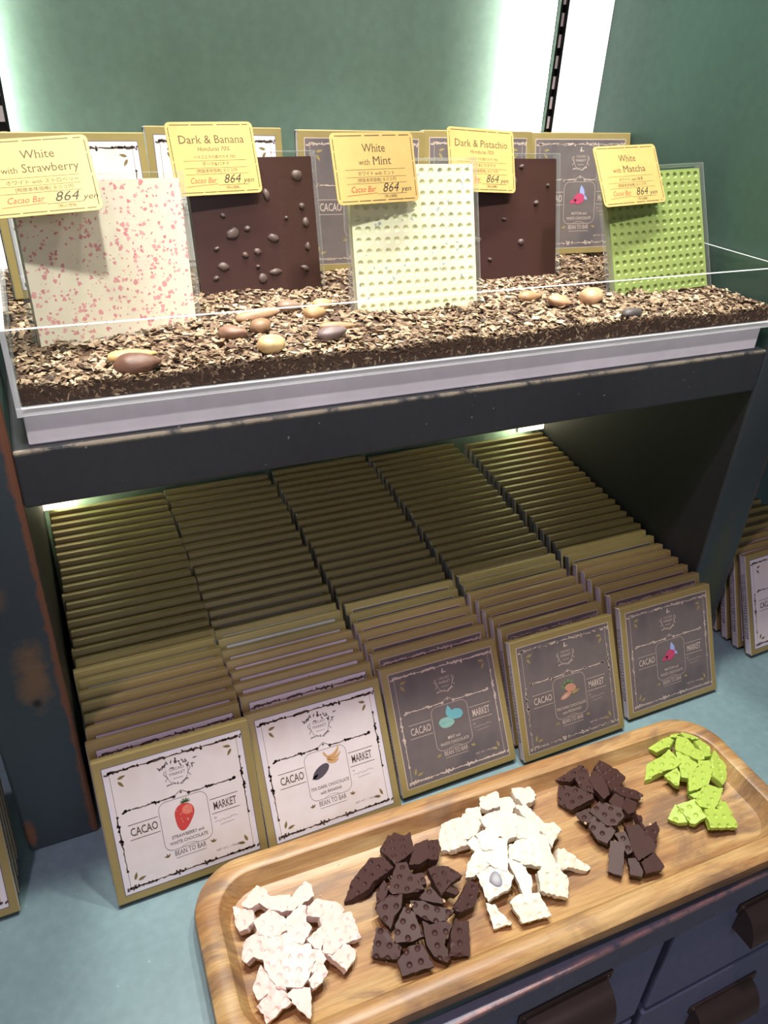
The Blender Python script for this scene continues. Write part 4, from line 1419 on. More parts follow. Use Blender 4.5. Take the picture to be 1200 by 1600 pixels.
# ------------------------------------------------------------------ broken chocolate on the tray (outlines in metres on the counter plane)
HEAPS = {
 'S': [
  ((0.1893,-0.1276,0.0214),(-0.134,0.272,0.953),[(0.1774,-0.1269,0.0196),(0.1922,-0.1154,0.0184),(0.197,-0.1236,0.0214),(0.1984,-0.1328,0.0242),(0.1897,-0.1334,0.0231),(0.1812,-0.1334,0.0219)]),
  ((0.2018,-0.1409,0.0258),(-0.016,0.198,0.98),[(0.1895,-0.134,0.0242),(0.199,-0.1323,0.024),(0.2127,-0.1372,0.0252),(0.2107,-0.1477,0.0273),(0.2027,-0.1493,0.0275),(0.1964,-0.1443,0.0264)]),
  ((0.1746,-0.1407,0.0215),(-0.284,0.178,0.942),[(0.1704,-0.1252,0.0173),(0.1825,-0.1375,0.0233),(0.1821,-0.1445,0.0245),(0.1749,-0.149,0.0232),(0.1691,-0.1473,0.0211),(0.1686,-0.1398,0.0195)]),
  ((0.2357,-0.1584,0.0233),(0.312,0.094,0.945),[(0.2236,-0.1528,0.0268),(0.2324,-0.1482,0.0234),(0.245,-0.1532,0.0197),(0.2499,-0.1608,0.0189),(0.2436,-0.1675,0.0216),(0.2351,-0.1656,0.0242),(0.2208,-0.1607,0.0285)]),
  ((0.2354,-0.1975,0.0222),(0.289,-0.157,0.944),[(0.2244,-0.1938,0.0262),(0.2376,-0.1877,0.0232),(0.2467,-0.1951,0.0192),(0.2409,-0.2019,0.0198),(0.2339,-0.2069,0.0211),(0.2291,-0.1993,0.0239)]),
  ((0.2212,-0.1809,0.0276),(0.164,-0.059,0.985),[(0.2136,-0.1782,0.029),(0.2278,-0.1717,0.027),(0.2275,-0.1805,0.0266),(0.2207,-0.188,0.0272),(0.2167,-0.1858,0.028)]),
  ((0.2354,-0.1823,0.0242),(0.299,-0.06,0.952),[(0.2285,-0.1669,0.0273),(0.2532,-0.1669,0.0196),(0.2528,-0.1866,0.0185),(0.2385,-0.1879,0.0229),(0.2274,-0.1935,0.026),(0.2218,-0.1904,0.028),(0.2267,-0.1824,0.0269)]),
  ((0.2198,-0.1431,0.0255),(0.166,0.19,0.968),[(0.2111,-0.1421,0.0268),(0.2287,-0.1293,0.0212),(0.2319,-0.1337,0.0216),(0.23,-0.1448,0.0241),(0.2201,-0.1484,0.0265),(0.2108,-0.152,0.0288),(0.2073,-0.1507,0.0291)]),
  ((0.177,-0.1683,0.0255),(-0.279,0.003,0.96),[(0.1655,-0.1694,0.0222),(0.1702,-0.1594,0.0235),(0.1831,-0.1561,0.0273),(0.1911,-0.165,0.0296),(0.186,-0.1719,0.0282),(0.1787,-0.1773,0.0261),(0.1736,-0.1723,0.0246),(0.1684,-0.174,0.0231)]),
  ((0.2151,-0.1943,0.0274),(0.094,-0.152,0.984),[(0.2126,-0.1865,0.0288),(0.2203,-0.1891,0.0277),(0.2217,-0.1958,0.0265),(0.2174,-0.1996,0.0263),(0.2092,-0.2012,0.0269),(0.2092,-0.1933,0.0281)]),
  ((0.2132,-0.2048,0.0257),(0.068,-0.221,0.973),[(0.2052,-0.2047,0.0262),(0.2154,-0.1999,0.0266),(0.2185,-0.1992,0.0265),(0.2198,-0.2047,0.0252),(0.2138,-0.2092,0.0246),(0.2067,-0.2109,0.0247)]),
  ((0.1972,-0.2137,0.0232),(-0.098,-0.283,0.954),[(0.1886,-0.2073,0.0242),(0.1964,-0.2059,0.0254),(0.2042,-0.21,0.025),(0.2031,-0.2157,0.0232),(0.1985,-0.2259,0.0197),(0.1924,-0.2174,0.0216)]),
  ((0.1749,-0.1937,0.0232),(-0.306,-0.161,0.938),[(0.1679,-0.1915,0.0213),(0.1764,-0.1819,0.0257),(0.1788,-0.1892,0.0252),(0.184,-0.1988,0.0253),(0.1734,-0.2004,0.0216),(0.1689,-0.2003,0.0201)]),
  ((0.1777,-0.2097,0.0206),(-0.282,-0.258,0.924),[(0.1669,-0.2041,0.0188),(0.182,-0.1995,0.0248),(0.1866,-0.205,0.0246),(0.1885,-0.2129,0.023),(0.18,-0.2139,0.0201),(0.1768,-0.2153,0.0188),(0.1703,-0.2161,0.0165),(0.1703,-0.2104,0.0181)]),
  ((0.192,-0.1571,0.0288),(-0.126,0.086,0.988),[(0.1817,-0.1479,0.0267),(0.1944,-0.1446,0.0281),(0.2024,-0.1567,0.0301),(0.2013,-0.166,0.0308),(0.1905,-0.1667,0.0295),(0.182,-0.16,0.0278)]),
  ((0.2112,-0.1651,0.03),(0.069,0.042,0.997),[(0.2038,-0.1584,0.0303),(0.2172,-0.151,0.029),(0.221,-0.153,0.0288),(0.217,-0.1657,0.0296),(0.2192,-0.1708,0.0297),(0.209,-0.1803,0.0308),(0.2006,-0.174,0.0311),(0.2022,-0.1663,0.0307)]),
  ((0.189,-0.1848,0.0284),(-0.17,-0.102,0.98),[(0.1794,-0.1784,0.0274),(0.189,-0.1684,0.0301),(0.1992,-0.1697,0.0317),(0.202,-0.1786,0.0313),(0.1929,-0.1887,0.0287),(0.188,-0.2037,0.0262),(0.1829,-0.1995,0.0258),(0.1795,-0.19,0.0262)]),
  ((0.2012,-0.1938,0.0287),(-0.049,-0.157,0.986),[(0.197,-0.1764,0.0312),(0.2134,-0.1841,0.0308),(0.2134,-0.1948,0.0291),(0.2045,-0.204,0.0272),(0.1997,-0.207,0.0265),(0.1884,-0.2023,0.0267),(0.1926,-0.187,0.0293)]),
 ],
 'D': [
  ((0.335,-0.1848,0.0255),(0.217,-0.099,0.971),[(0.3286,-0.1834,0.027),(0.336,-0.1807,0.0256),(0.3399,-0.1867,0.0242),(0.3354,-0.1884,0.025)]),
  ((0.2818,-0.1633,0.0243),(-0.255,0.108,0.961),[(0.2786,-0.1597,0.0231),(0.2874,-0.155,0.0249),(0.2881,-0.1633,0.026),(0.2811,-0.1689,0.0248),(0.2742,-0.1695,0.023)]),
  ((0.3138,-0.1673,0.0287),(0.017,0.043,0.999),[(0.3107,-0.1613,0.0285),(0.3189,-0.1635,0.0285),(0.3166,-0.1725,0.0289),(0.3089,-0.1718,0.029)]),
  ((0.3393,-0.1451,0.0238),(0.201,0.152,0.968),[(0.3389,-0.135,0.0223),(0.3472,-0.1359,0.0206),(0.3443,-0.1457,0.0228),(0.3366,-0.1552,0.0259),(0.3297,-0.1531,0.027)]),
  ((0.3251,-0.1454,0.026),(0.084,0.171,0.982),[(0.3119,-0.1517,0.0282),(0.3253,-0.1348,0.0241),(0.3382,-0.1338,0.0229),(0.3304,-0.1519,0.0267),(0.3201,-0.1543,0.028)]),
  ((0.2764,-0.1458,0.0201),(-0.311,0.219,0.925),[(0.2543,-0.153,0.0144),(0.2661,-0.1392,0.015),(0.2862,-0.1294,0.0195),(0.2952,-0.1352,0.0239),(0.2974,-0.1491,0.0279),(0.2791,-0.1509,0.0222),(0.2742,-0.1543,0.0214),(0.2598,-0.1544,0.0165)]),
  ((0.3139,-0.1297,0.0228),(-0.031,0.282,0.959),[(0.2981,-0.1251,0.021),(0.3142,-0.1115,0.0175),(0.3222,-0.1215,0.0207),(0.3282,-0.1195,0.0203),(0.3209,-0.1397,0.026),(0.3126,-0.1433,0.0268),(0.3021,-0.1455,0.0271)]),
  ((0.343,-0.1927,0.0231),(0.287,-0.156,0.945),[(0.3281,-0.198,0.0267),(0.3394,-0.1898,0.0247),(0.3521,-0.1803,0.0223),(0.3595,-0.186,0.0192),(0.3471,-0.1997,0.0207),(0.3325,-0.2019,0.0247)]),
  ((0.3235,-0.2164,0.0223),(0.157,-0.281,0.947),[(0.31,-0.2271,0.0214),(0.317,-0.2147,0.0239),(0.3259,-0.2056,0.0251),(0.3288,-0.2087,0.0237),(0.335,-0.2103,0.0222),(0.3247,-0.2311,0.0177)]),
  ((0.3147,-0.1851,0.0292),(0.049,-0.076,0.996),[(0.3062,-0.1817,0.0299),(0.3177,-0.1771,0.0297),(0.3226,-0.19,0.0284),(0.3202,-0.1924,0.0284),(0.3072,-0.1843,0.0296)]),
  ((0.3349,-0.1725,0.0273),(0.202,-0.019,0.979),[(0.3239,-0.1628,0.0298),(0.3306,-0.1615,0.0284),(0.341,-0.1648,0.0262),(0.3486,-0.1754,0.0244),(0.3415,-0.1772,0.0259),(0.3356,-0.1791,0.0271),(0.3233,-0.1863,0.0295)]),
  ((0.3013,-0.1631,0.029),(-0.096,0.088,0.991),[(0.2875,-0.1643,0.0277),(0.3023,-0.1473,0.0277),(0.3098,-0.1498,0.0286),(0.3091,-0.1574,0.0292),(0.3119,-0.1769,0.0312),(0.3005,-0.1748,0.0299),(0.2884,-0.1697,0.0283)]),
  ((0.2696,-0.2027,0.0216),(-0.301,-0.126,0.945),[(0.2559,-0.2032,0.0171),(0.2668,-0.1874,0.0227),(0.2734,-0.1932,0.0241),(0.2736,-0.2022,0.0229),(0.2775,-0.2074,0.0235),(0.2732,-0.2145,0.0212),(0.2668,-0.2103,0.0197)]),
  ((0.2811,-0.18,0.0265),(-0.242,0.002,0.97),[(0.2717,-0.1726,0.0241),(0.2832,-0.169,0.0269),(0.2941,-0.1742,0.0297),(0.289,-0.1827,0.0284),(0.2818,-0.1864,0.0266),(0.2757,-0.1927,0.0251),(0.2729,-0.1823,0.0244)]),
  ((0.3095,-0.1944,0.0289),(0.015,-0.131,0.991),[(0.2979,-0.1823,0.0307),(0.3065,-0.1855,0.0302),(0.3142,-0.1926,0.0291),(0.3262,-0.2003,0.0279),(0.3169,-0.205,0.0274),(0.3071,-0.2023,0.028),(0.2975,-0.1925,0.0294)]),
  ((0.3067,-0.2153,0.0249),(0.019,-0.259,0.966),[(0.2998,-0.2,0.0292),(0.3038,-0.2042,0.028),(0.3169,-0.205,0.0275),(0.3196,-0.2106,0.0259),(0.3112,-0.216,0.0247),(0.3083,-0.2195,0.0238),(0.3091,-0.2287,0.0213),(0.3051,-0.23,0.021),(0.2978,-0.2229,0.0231),(0.2962,-0.2152,0.0252)]),
  ((0.2886,-0.1987,0.0271),(-0.156,-0.13,0.979),[(0.2741,-0.2032,0.0242),(0.2798,-0.1931,0.0264),(0.2914,-0.1844,0.0294),(0.2966,-0.1921,0.0293),(0.2957,-0.2007,0.028),(0.296,-0.2089,0.0269),(0.2867,-0.2083,0.0255)]),
  ((0.2821,-0.2188,0.0222),(-0.18,-0.246,0.953),[(0.271,-0.225,0.0185),(0.2716,-0.2157,0.021),(0.2823,-0.2108,0.0242),(0.2919,-0.2131,0.0255),(0.2941,-0.2292,0.0217)]),
 ],
 'W': [
  ((0.4427,-0.125,0.0224),(0.223,0.193,0.956),[(0.4372,-0.112,0.0211),(0.4546,-0.1113,0.0169),(0.4528,-0.1286,0.0208),(0.4461,-0.1346,0.0236),(0.4338,-0.137,0.0269),(0.4324,-0.1254,0.0249)]),
  ((0.3604,-0.1375,0.02),(-0.331,0.199,0.922),[(0.3522,-0.1313,0.0157),(0.3593,-0.1215,0.0161),(0.3742,-0.1252,0.0223),(0.3695,-0.1406,0.0239),(0.3664,-0.1515,0.0251),(0.354,-0.1479,0.0199),(0.3476,-0.1435,0.0166)]),
  ((0.3607,-0.2124,0.0185),(-0.255,-0.241,0.936),[(0.3566,-0.2021,0.0201),(0.3622,-0.2061,0.0206),(0.3633,-0.2127,0.0192),(0.3675,-0.222,0.018),(0.3538,-0.219,0.015)]),
  ((0.4417,-0.1984,0.0208),(0.286,-0.241,0.927),[(0.4373,-0.1866,0.0253),(0.4426,-0.1874,0.0234),(0.4573,-0.2051,0.0143),(0.452,-0.2071,0.0154),(0.4371,-0.2013,0.0215),(0.4246,-0.2026,0.025)]),
  ((0.4396,-0.1719,0.0262),(0.253,-0.087,0.963),[(0.4355,-0.1626,0.0281),(0.4486,-0.163,0.0246),(0.4514,-0.1704,0.0232),(0.44,-0.1769,0.0256),(0.4325,-0.1832,0.027),(0.4298,-0.1748,0.0285)]),
  ((0.3621,-0.1723,0.0246),(-0.294,-0.006,0.956),[(0.3521,-0.1762,0.0214),(0.3597,-0.1668,0.0238),(0.3687,-0.1619,0.0266),(0.3723,-0.1775,0.0276),(0.358,-0.1787,0.0233)]),
  ((0.3814,-0.1339,0.0256),(-0.199,0.205,0.958),[(0.3756,-0.1262,0.0228),(0.3851,-0.1202,0.0234),(0.3944,-0.125,0.0264),(0.3885,-0.1371,0.0278),(0.3783,-0.1474,0.0279),(0.3672,-0.1465,0.0254)]),
  ((0.4081,-0.1197,0.0254),(-0.027,0.264,0.964),[(0.4066,-0.1076,0.022),(0.4148,-0.108,0.0224),(0.4192,-0.1168,0.0249),(0.4115,-0.1307,0.0285),(0.4006,-0.1304,0.0281),(0.3963,-0.1241,0.0263)]),
  ((0.418,-0.1333,0.0284),(0.06,0.174,0.983),[(0.4162,-0.1235,0.0267),(0.4261,-0.1258,0.0266),(0.4249,-0.1362,0.0285),(0.414,-0.144,0.0305),(0.4091,-0.1366,0.0295)]),
  ((0.3735,-0.164,0.0279),(-0.226,0.032,0.974),[(0.3666,-0.1522,0.0259),(0.3743,-0.1498,0.0276),(0.3818,-0.1698,0.03),(0.3749,-0.1793,0.0287),(0.3701,-0.1683,0.0272)]),
  ((0.3918,-0.1976,0.0279),(-0.059,-0.195,0.979),[(0.3883,-0.1813,0.0309),(0.3975,-0.1884,0.03),(0.3986,-0.2013,0.0276),(0.3925,-0.2109,0.0253),(0.3859,-0.2093,0.0252),(0.3879,-0.1936,0.0284)]),
  ((0.431,-0.1541,0.0293),(0.177,0.031,0.984),[(0.4244,-0.1388,0.03),(0.4339,-0.1398,0.0283),(0.4387,-0.164,0.0282),(0.4322,-0.1711,0.0296),(0.4257,-0.156,0.0303)]),
  ((0.4215,-0.1886,0.0284),(0.145,-0.171,0.975),[(0.4255,-0.1683,0.0314),(0.4304,-0.1758,0.0294),(0.4253,-0.1985,0.0261),(0.4208,-0.2019,0.0262),(0.4105,-0.199,0.0282),(0.4173,-0.1868,0.0294)]),
  ((0.4058,-0.1802,0.0311),(0.024,-0.104,0.994),[(0.3966,-0.1709,0.0323),(0.4158,-0.1703,0.0319),(0.4215,-0.1762,0.0311),(0.4116,-0.1951,0.0294),(0.399,-0.188,0.0304),(0.3909,-0.1801,0.0314)]),
  ((0.417,-0.2095,0.0243),(0.132,-0.287,0.949),[(0.4075,-0.1994,0.0287),(0.4262,-0.2021,0.0252),(0.4295,-0.2105,0.0222),(0.4205,-0.2227,0.0198),(0.4017,-0.2125,0.0255)]),
  ((0.3859,-0.2176,0.0228),(-0.077,-0.303,0.95),[(0.3738,-0.2108,0.024),(0.3838,-0.2086,0.0254),(0.3976,-0.213,0.0252),(0.3987,-0.2294,0.02),(0.376,-0.2259,0.0193)]),
  ((0.3723,-0.1905,0.027),(-0.205,-0.129,0.97),[(0.3606,-0.1804,0.0258),(0.3708,-0.1798,0.0281),(0.3818,-0.1867,0.0295),(0.3849,-0.1941,0.0291),(0.3773,-0.2006,0.0267),(0.3587,-0.2011,0.0227)]),
  ((0.3853,-0.1736,0.0308),(-0.134,-0.04,0.99),[(0.386,-0.1604,0.0314),(0.3977,-0.1649,0.0328),(0.383,-0.1888,0.0299),(0.3747,-0.1795,0.0291)]),
  ((0.42,-0.1625,0.0316),(0.107,-0.009,0.994),[(0.4168,-0.1479,0.0321),(0.426,-0.1552,0.031),(0.4288,-0.1676,0.0306),(0.4218,-0.1737,0.0313),(0.4067,-0.1674,0.033)]),
  ((0.4007,-0.151,0.0319),(-0.047,0.084,0.995),[(0.388,-0.1373,0.0301),(0.4072,-0.1371,0.031),(0.4174,-0.1468,0.0323),(0.4052,-0.1656,0.0333),(0.3976,-0.165,0.0329),(0.389,-0.1533,0.0315)]),
  ((0.3834,-0.1579,0.0306),(-0.164,0.06,0.985),[(0.3765,-0.1503,0.029),(0.3892,-0.1487,0.031),(0.3943,-0.1576,0.0324),(0.3826,-0.1683,0.0311),(0.3749,-0.164,0.0296)]),
 ],
 'P': [
  ((0.4853,-0.1445,0.0214),(-0.339,0.139,0.93),[(0.4707,-0.1413,0.0156),(0.4813,-0.1268,0.0173),(0.491,-0.1366,0.0223),(0.4978,-0.1515,0.027),(0.4957,-0.1559,0.0269),(0.4751,-0.1539,0.0191)]),
  ((0.4949,-0.1189,0.0196),(-0.255,0.226,0.94),[(0.4754,-0.1118,0.0126),(0.4973,-0.1062,0.0172),(0.5118,-0.1203,0.0245),(0.4988,-0.1277,0.0227),(0.491,-0.1283,0.0208)]),
  ((0.5039,-0.1347,0.0246),(-0.119,0.158,0.98),[(0.497,-0.13,0.023),(0.51,-0.1196,0.0229),(0.5135,-0.1268,0.0245),(0.5082,-0.1368,0.0255),(0.5006,-0.1513,0.0269),(0.4946,-0.143,0.0249)]),
  ((0.5135,-0.1685,0.0279),(0.063,0.007,0.998),[(0.5068,-0.1656,0.0283),(0.5178,-0.1602,0.0276),(0.5224,-0.1672,0.0273),(0.513,-0.1769,0.028),(0.5077,-0.1724,0.0283)]),
  ((0.522,-0.1763,0.0268),(0.188,-0.037,0.981),[(0.5143,-0.1751,0.0283),(0.5258,-0.1665,0.0264),(0.5314,-0.1742,0.0251),(0.5241,-0.1825,0.0262),(0.5145,-0.1826,0.028)]),
  ((0.5118,-0.1456,0.0269),(0.005,0.104,0.995),[(0.5069,-0.1367,0.026),(0.5162,-0.1299,0.0252),(0.523,-0.133,0.0255),(0.5168,-0.1502,0.0274),(0.5124,-0.1586,0.0283),(0.5042,-0.1608,0.0285),(0.5037,-0.1488,0.0273)]),
  ((0.5299,-0.1397,0.0241),(0.238,0.098,0.966),[(0.5208,-0.1274,0.0251),(0.5344,-0.1197,0.021),(0.5426,-0.1334,0.0204),(0.5439,-0.1447,0.0212),(0.5321,-0.1515,0.0248),(0.516,-0.157,0.0293),(0.5201,-0.1429,0.0269)]),
  ((0.5325,-0.1624,0.0247),(0.301,0.003,0.953),[(0.5178,-0.1564,0.0293),(0.5286,-0.1538,0.0259),(0.5422,-0.161,0.0217),(0.5467,-0.1671,0.0202),(0.5371,-0.1711,0.0233),(0.5227,-0.1651,0.0278)]),
  ((0.4806,-0.167,0.023),(-0.366,0.059,0.929),[(0.4752,-0.1602,0.0204),(0.4871,-0.1627,0.0253),(0.4863,-0.1702,0.0254),(0.4792,-0.1738,0.0228),(0.4753,-0.1682,0.0209)]),
  ((0.4892,-0.2249,0.0219),(-0.181,-0.183,0.966),[(0.4879,-0.216,0.0234),(0.4947,-0.2193,0.024),(0.4923,-0.2299,0.0215),(0.4893,-0.2323,0.0205),(0.4821,-0.2269,0.0202)]),
  ((0.5049,-0.2287,0.0224),(0.035,-0.223,0.974),[(0.4961,-0.2233,0.024),(0.5128,-0.221,0.0239),(0.5129,-0.2327,0.0212),(0.5091,-0.2343,0.021),(0.4939,-0.2321,0.0221)]),
  ((0.4932,-0.2035,0.026),(-0.161,-0.105,0.981),[(0.4907,-0.1939,0.0267),(0.4996,-0.1961,0.0279),(0.4966,-0.2121,0.0257),(0.4892,-0.2127,0.0244),(0.4901,-0.2024,0.0257)]),
  ((0.4835,-0.1845,0.0249),(-0.312,-0.013,0.95),[(0.4764,-0.1775,0.0227),(0.4854,-0.1713,0.0257),(0.4907,-0.1798,0.0273),(0.4922,-0.1917,0.0277),(0.4804,-0.1969,0.0237),(0.4759,-0.1892,0.0224)]),
  ((0.498,-0.1771,0.0285),(-0.137,-0.005,0.991),[(0.4849,-0.1668,0.0267),(0.4989,-0.1627,0.0287),(0.5103,-0.1763,0.0302),(0.5079,-0.1839,0.0298),(0.4965,-0.1878,0.0282),(0.4897,-0.1843,0.0273)]),
  ((0.506,-0.2097,0.0265),(0.022,-0.15,0.988),[(0.5034,-0.1927,0.0292),(0.5148,-0.1956,0.0285),(0.518,-0.216,0.0253),(0.511,-0.2198,0.0249),(0.4941,-0.221,0.0251),(0.4952,-0.2121,0.0264)]),
  ((0.5243,-0.1983,0.0257),(0.248,-0.128,0.96),[(0.5215,-0.1833,0.0284),(0.5251,-0.1885,0.0268),(0.5201,-0.1988,0.0267),(0.5362,-0.1962,0.0229),(0.533,-0.2035,0.0227),(0.5196,-0.2129,0.025),(0.5151,-0.2045,0.0273)]),
  ((0.4801,-0.2118,0.0224),(-0.314,-0.114,0.942),[(0.4679,-0.216,0.0178),(0.483,-0.1978,0.0251),(0.4918,-0.2043,0.0272),(0.4832,-0.216,0.023),(0.475,-0.2243,0.0192)]),
 ],
 'G': [
  ((0.6033,-0.1238,0.0199),(-0.241,0.264,0.934),[(0.5955,-0.1176,0.0161),(0.6111,-0.1117,0.0185),(0.6174,-0.1275,0.0246),(0.6085,-0.1326,0.0238),(0.5945,-0.1312,0.0198),(0.5929,-0.1217,0.0166)]),
  ((0.628,-0.1219,0.0231),(-0.026,0.182,0.983),[(0.617,-0.1235,0.0231),(0.6367,-0.1159,0.0222),(0.6357,-0.1215,0.0232),(0.6229,-0.1266,0.0238)]),
  ((0.6402,-0.1479,0.0242),(0.203,-0.027,0.979),[(0.6362,-0.1382,0.0253),(0.6473,-0.1392,0.0229),(0.6484,-0.1464,0.0225),(0.6386,-0.158,0.0243),(0.6307,-0.1575,0.0259)]),
  ((0.5861,-0.1646,0.024),(-0.236,0.107,0.966),[(0.5801,-0.1587,0.0219),(0.5946,-0.1579,0.0253),(0.593,-0.1641,0.0256),(0.5827,-0.1735,0.0241),(0.5804,-0.1684,0.023)]),
  ((0.6059,-0.2072,0.0225),(0.131,-0.228,0.965),[(0.5983,-0.2062,0.0238),(0.6084,-0.2003,0.0238),(0.612,-0.2046,0.0223),(0.6099,-0.2124,0.0207),(0.6009,-0.2126,0.0219)]),
  ((0.5893,-0.1895,0.0255),(-0.103,-0.055,0.993),[(0.5839,-0.1863,0.0251),(0.5956,-0.1879,0.0262),(0.5919,-0.193,0.0256),(0.5857,-0.191,0.025)]),
  ((0.5617,-0.1971,0.0194),(-0.32,0.019,0.947),[(0.5535,-0.1945,0.0165),(0.5671,-0.188,0.021),(0.5668,-0.1949,0.0211),(0.564,-0.2058,0.0203),(0.5572,-0.202,0.018)]),
  ((0.6421,-0.1272,0.0238),(0.132,0.09,0.987),[(0.6307,-0.125,0.0252),(0.6425,-0.1156,0.0227),(0.6483,-0.1194,0.0223),(0.6553,-0.1323,0.0225),(0.6451,-0.1386,0.0245),(0.6309,-0.1317,0.0257)]),
  ((0.6033,-0.1593,0.0271),(-0.1,0.066,0.993),[(0.608,-0.1419,0.0264),(0.6133,-0.1521,0.0277),(0.6142,-0.1645,0.0286),(0.595,-0.1716,0.0271),(0.5909,-0.1683,0.0265),(0.5989,-0.1563,0.0265)]),
  ((0.6362,-0.1719,0.0238),(0.262,-0.149,0.954),[(0.6357,-0.1615,0.0256),(0.6464,-0.1549,0.0237),(0.6498,-0.1623,0.0216),(0.6469,-0.1709,0.0211),(0.6325,-0.1843,0.0229),(0.6242,-0.1887,0.0245),(0.6194,-0.1796,0.0273)]),
  ((0.5867,-0.1481,0.0224),(-0.292,0.195,0.936),[(0.5638,-0.1523,0.0162),(0.5773,-0.1393,0.0176),(0.5907,-0.1397,0.0219),(0.6032,-0.1379,0.0254),(0.5998,-0.156,0.0281),(0.5918,-0.1573,0.0259),(0.5808,-0.1533,0.0216)]),
  ((0.6237,-0.1465,0.0273),(0.041,0.054,0.998),[(0.6084,-0.141,0.0277),(0.6231,-0.128,0.0264),(0.6303,-0.1345,0.0264),(0.6289,-0.1452,0.0271),(0.6308,-0.1557,0.0275),(0.6256,-0.1608,0.028),(0.6191,-0.1595,0.0282)]),
  ((0.5729,-0.2024,0.0231),(-0.201,-0.061,0.978),[(0.5667,-0.1902,0.0226),(0.5836,-0.1929,0.0259),(0.5808,-0.2101,0.0242),(0.5682,-0.2105,0.0216),(0.5655,-0.2081,0.0212)]),
  ((0.6081,-0.1742,0.0281),(0.011,-0.045,0.999),[(0.599,-0.1681,0.0285),(0.6129,-0.1671,0.0284),(0.6173,-0.1613,0.0286),(0.6285,-0.1656,0.0283),(0.6219,-0.1758,0.0279),(0.6077,-0.1847,0.0277),(0.5942,-0.1856,0.0278),(0.5851,-0.1841,0.0279)]),
  ((0.5956,-0.2165,0.0226),(0.074,-0.24,0.968),[(0.5846,-0.2055,0.0262),(0.5945,-0.2075,0.0249),(0.6078,-0.2138,0.0223),(0.6054,-0.2252,0.0197),(0.6027,-0.2269,0.0195),(0.5788,-0.2198,0.0231)]),
  ((0.5984,-0.1963,0.0265),(0.014,-0.136,0.991),[(0.5835,-0.1947,0.0269),(0.6043,-0.1837,0.0281),(0.6096,-0.1894,0.0273),(0.6171,-0.1939,0.0265),(0.5991,-0.2048,0.0253),(0.5928,-0.207,0.0251),(0.5829,-0.1999,0.0262)]),
 ],
}

PIECES = {
 'S': ['knobbly pink-flecked shard at the back left of its heap', 'narrow pink-edged shard in the middle of the heap back', 'pink-flecked shard in the left corner of the tray floor', 'pale pink-flecked slab at the back right of its heap', 'lone pink-flecked square at the right front of its heap', 'small pink-flecked chunk beside the big right one', 'big pink-flecked chunk at the right of its heap', 'pointed pink-flecked shard rising at the back of its heap', 'pink-flecked slab along the left rim, second from the back', 'pink-flecked bit tucked in right of the top chunk', 'pink-flecked wedge at the right front below the top chunk', 'pinkest pointed shard at the heap front', 'long pink-flecked shard low at the left front', 'frontmost jagged pink-flecked chunk of its heap', 'pale dimpled slab in the upper left of the strawberry heap', 'upright-looking pale shard just behind the heap centre', 'long dimpled slab left of the top chunk', 'large dimpled chunk on top at the front of the strawberry heap'],
 'D': ['small dark flake under the right of the left dark heap', 'small dark shard low at the left of the left dark heap', 'dark nutty crumb behind the middle triangle piece', 'dark dimpled bit at the back right next to the ivory heap', 'smooth-backed dark chunk at the back right of the left dark heap', 'long dark pointed slab at the far left of its heap', 'square dimpled dark piece topmost at the heap back', 'lone narrow dark piece with three dimples beside the ivory heap', 'upright dark strip with two dimple columns at the right front', 'jagged dark piece in the middle with a nutty edge', 'dark wing-shaped piece at the right of its heap', 'dark triangle piece with four dimples in the heap middle', 'dark piece with five dimples at the lower left', 'dark piece with small dimples left of the centre', 'dark piece with small dimples right of the centre', 'dark piece like a crooked strip left of the upright strip', 'dark dimpled piece at the centre front with a white crumb behind', 'frontmost thick square dark piece with four dimples'],
 'W': ['lone ivory chunk at the back right of the ivory heap', 'square ivory piece at the far left beside the dark heap', 'lone small ivory shard at the front left', 'lone ivory triangle at the right pointing right', 'ivory piece with a grey-white end at the right of its heap', 'ivory wedge low at the left of its heap', 'ivory piece at the upper left edge of its heap', 'topmost ivory piece at the back of its heap', 'speckled ivory piece beside the back one', 'long ivory stick sloping at the lower left', 'ivory stick pointing to the front', 'ivory stick along the upper right slope', 'ivory stick sloping down at the right', 'ivory chunk at the lower centre of its heap', 'ivory square at the right front of its heap', 'frontmost large ivory square', 'ivory piece carrying a grey-blue chip', 'narrow smooth ivory stick at the centre left', 'ivory piece right of the heap top', 'large speckled ivory piece over the heap centre', 'whitest smooth ivory piece at the left centre'],
 'P': ['dark piece with five dimples at the left of the right dark heap', 'dark slab at the back left with a thick front side', 'dark dimpled shard behind the heap at the back', 'smooth dark tile right of the middle', 'dark chunk with a brown broken side right of the middle', 'brown broken chunk beside the back right piece', 'dark piece with three dimples at the back right', 'dark narrow bar with a pale nut at its end', 'dark bit with a green-yellow nut at the left', 'small smooth dark tile at the front middle', 'smooth dark tile at the front right', 'dark sliver between the top piece and the smooth slabs', 'dark tilted piece with shiny dimples at the front left', 'dark dimpled piece on top of the right dark heap', 'large smooth dark slab at the lower right', 'dark wedge with a nutty edge at the far right', 'smooth upright dark tile at the front left'],
 'G': ['green piece with three dimples at the upper left', 'green sliver at the very back left', 'crumbly green piece at the upper right edge', 'small green piece under the left one', 'green wedge at the right front, half hidden', 'green sliver poking left in the lower middle', 'green wedge at the lower left beside the thick one', 'green slab at the back against the tray rim', 'green piece in the heap centre, partly covered', 'crumbly green piece at the far right', 'large green slab with five dimples at the left', 'large green slab with dimples on top at the back', 'thick green square with a grooved side at the lower left', 'green piece with two dimples right of the centre', 'frontmost green slab with three dimples', 'green piece with two dimples in the lower middle'],
}

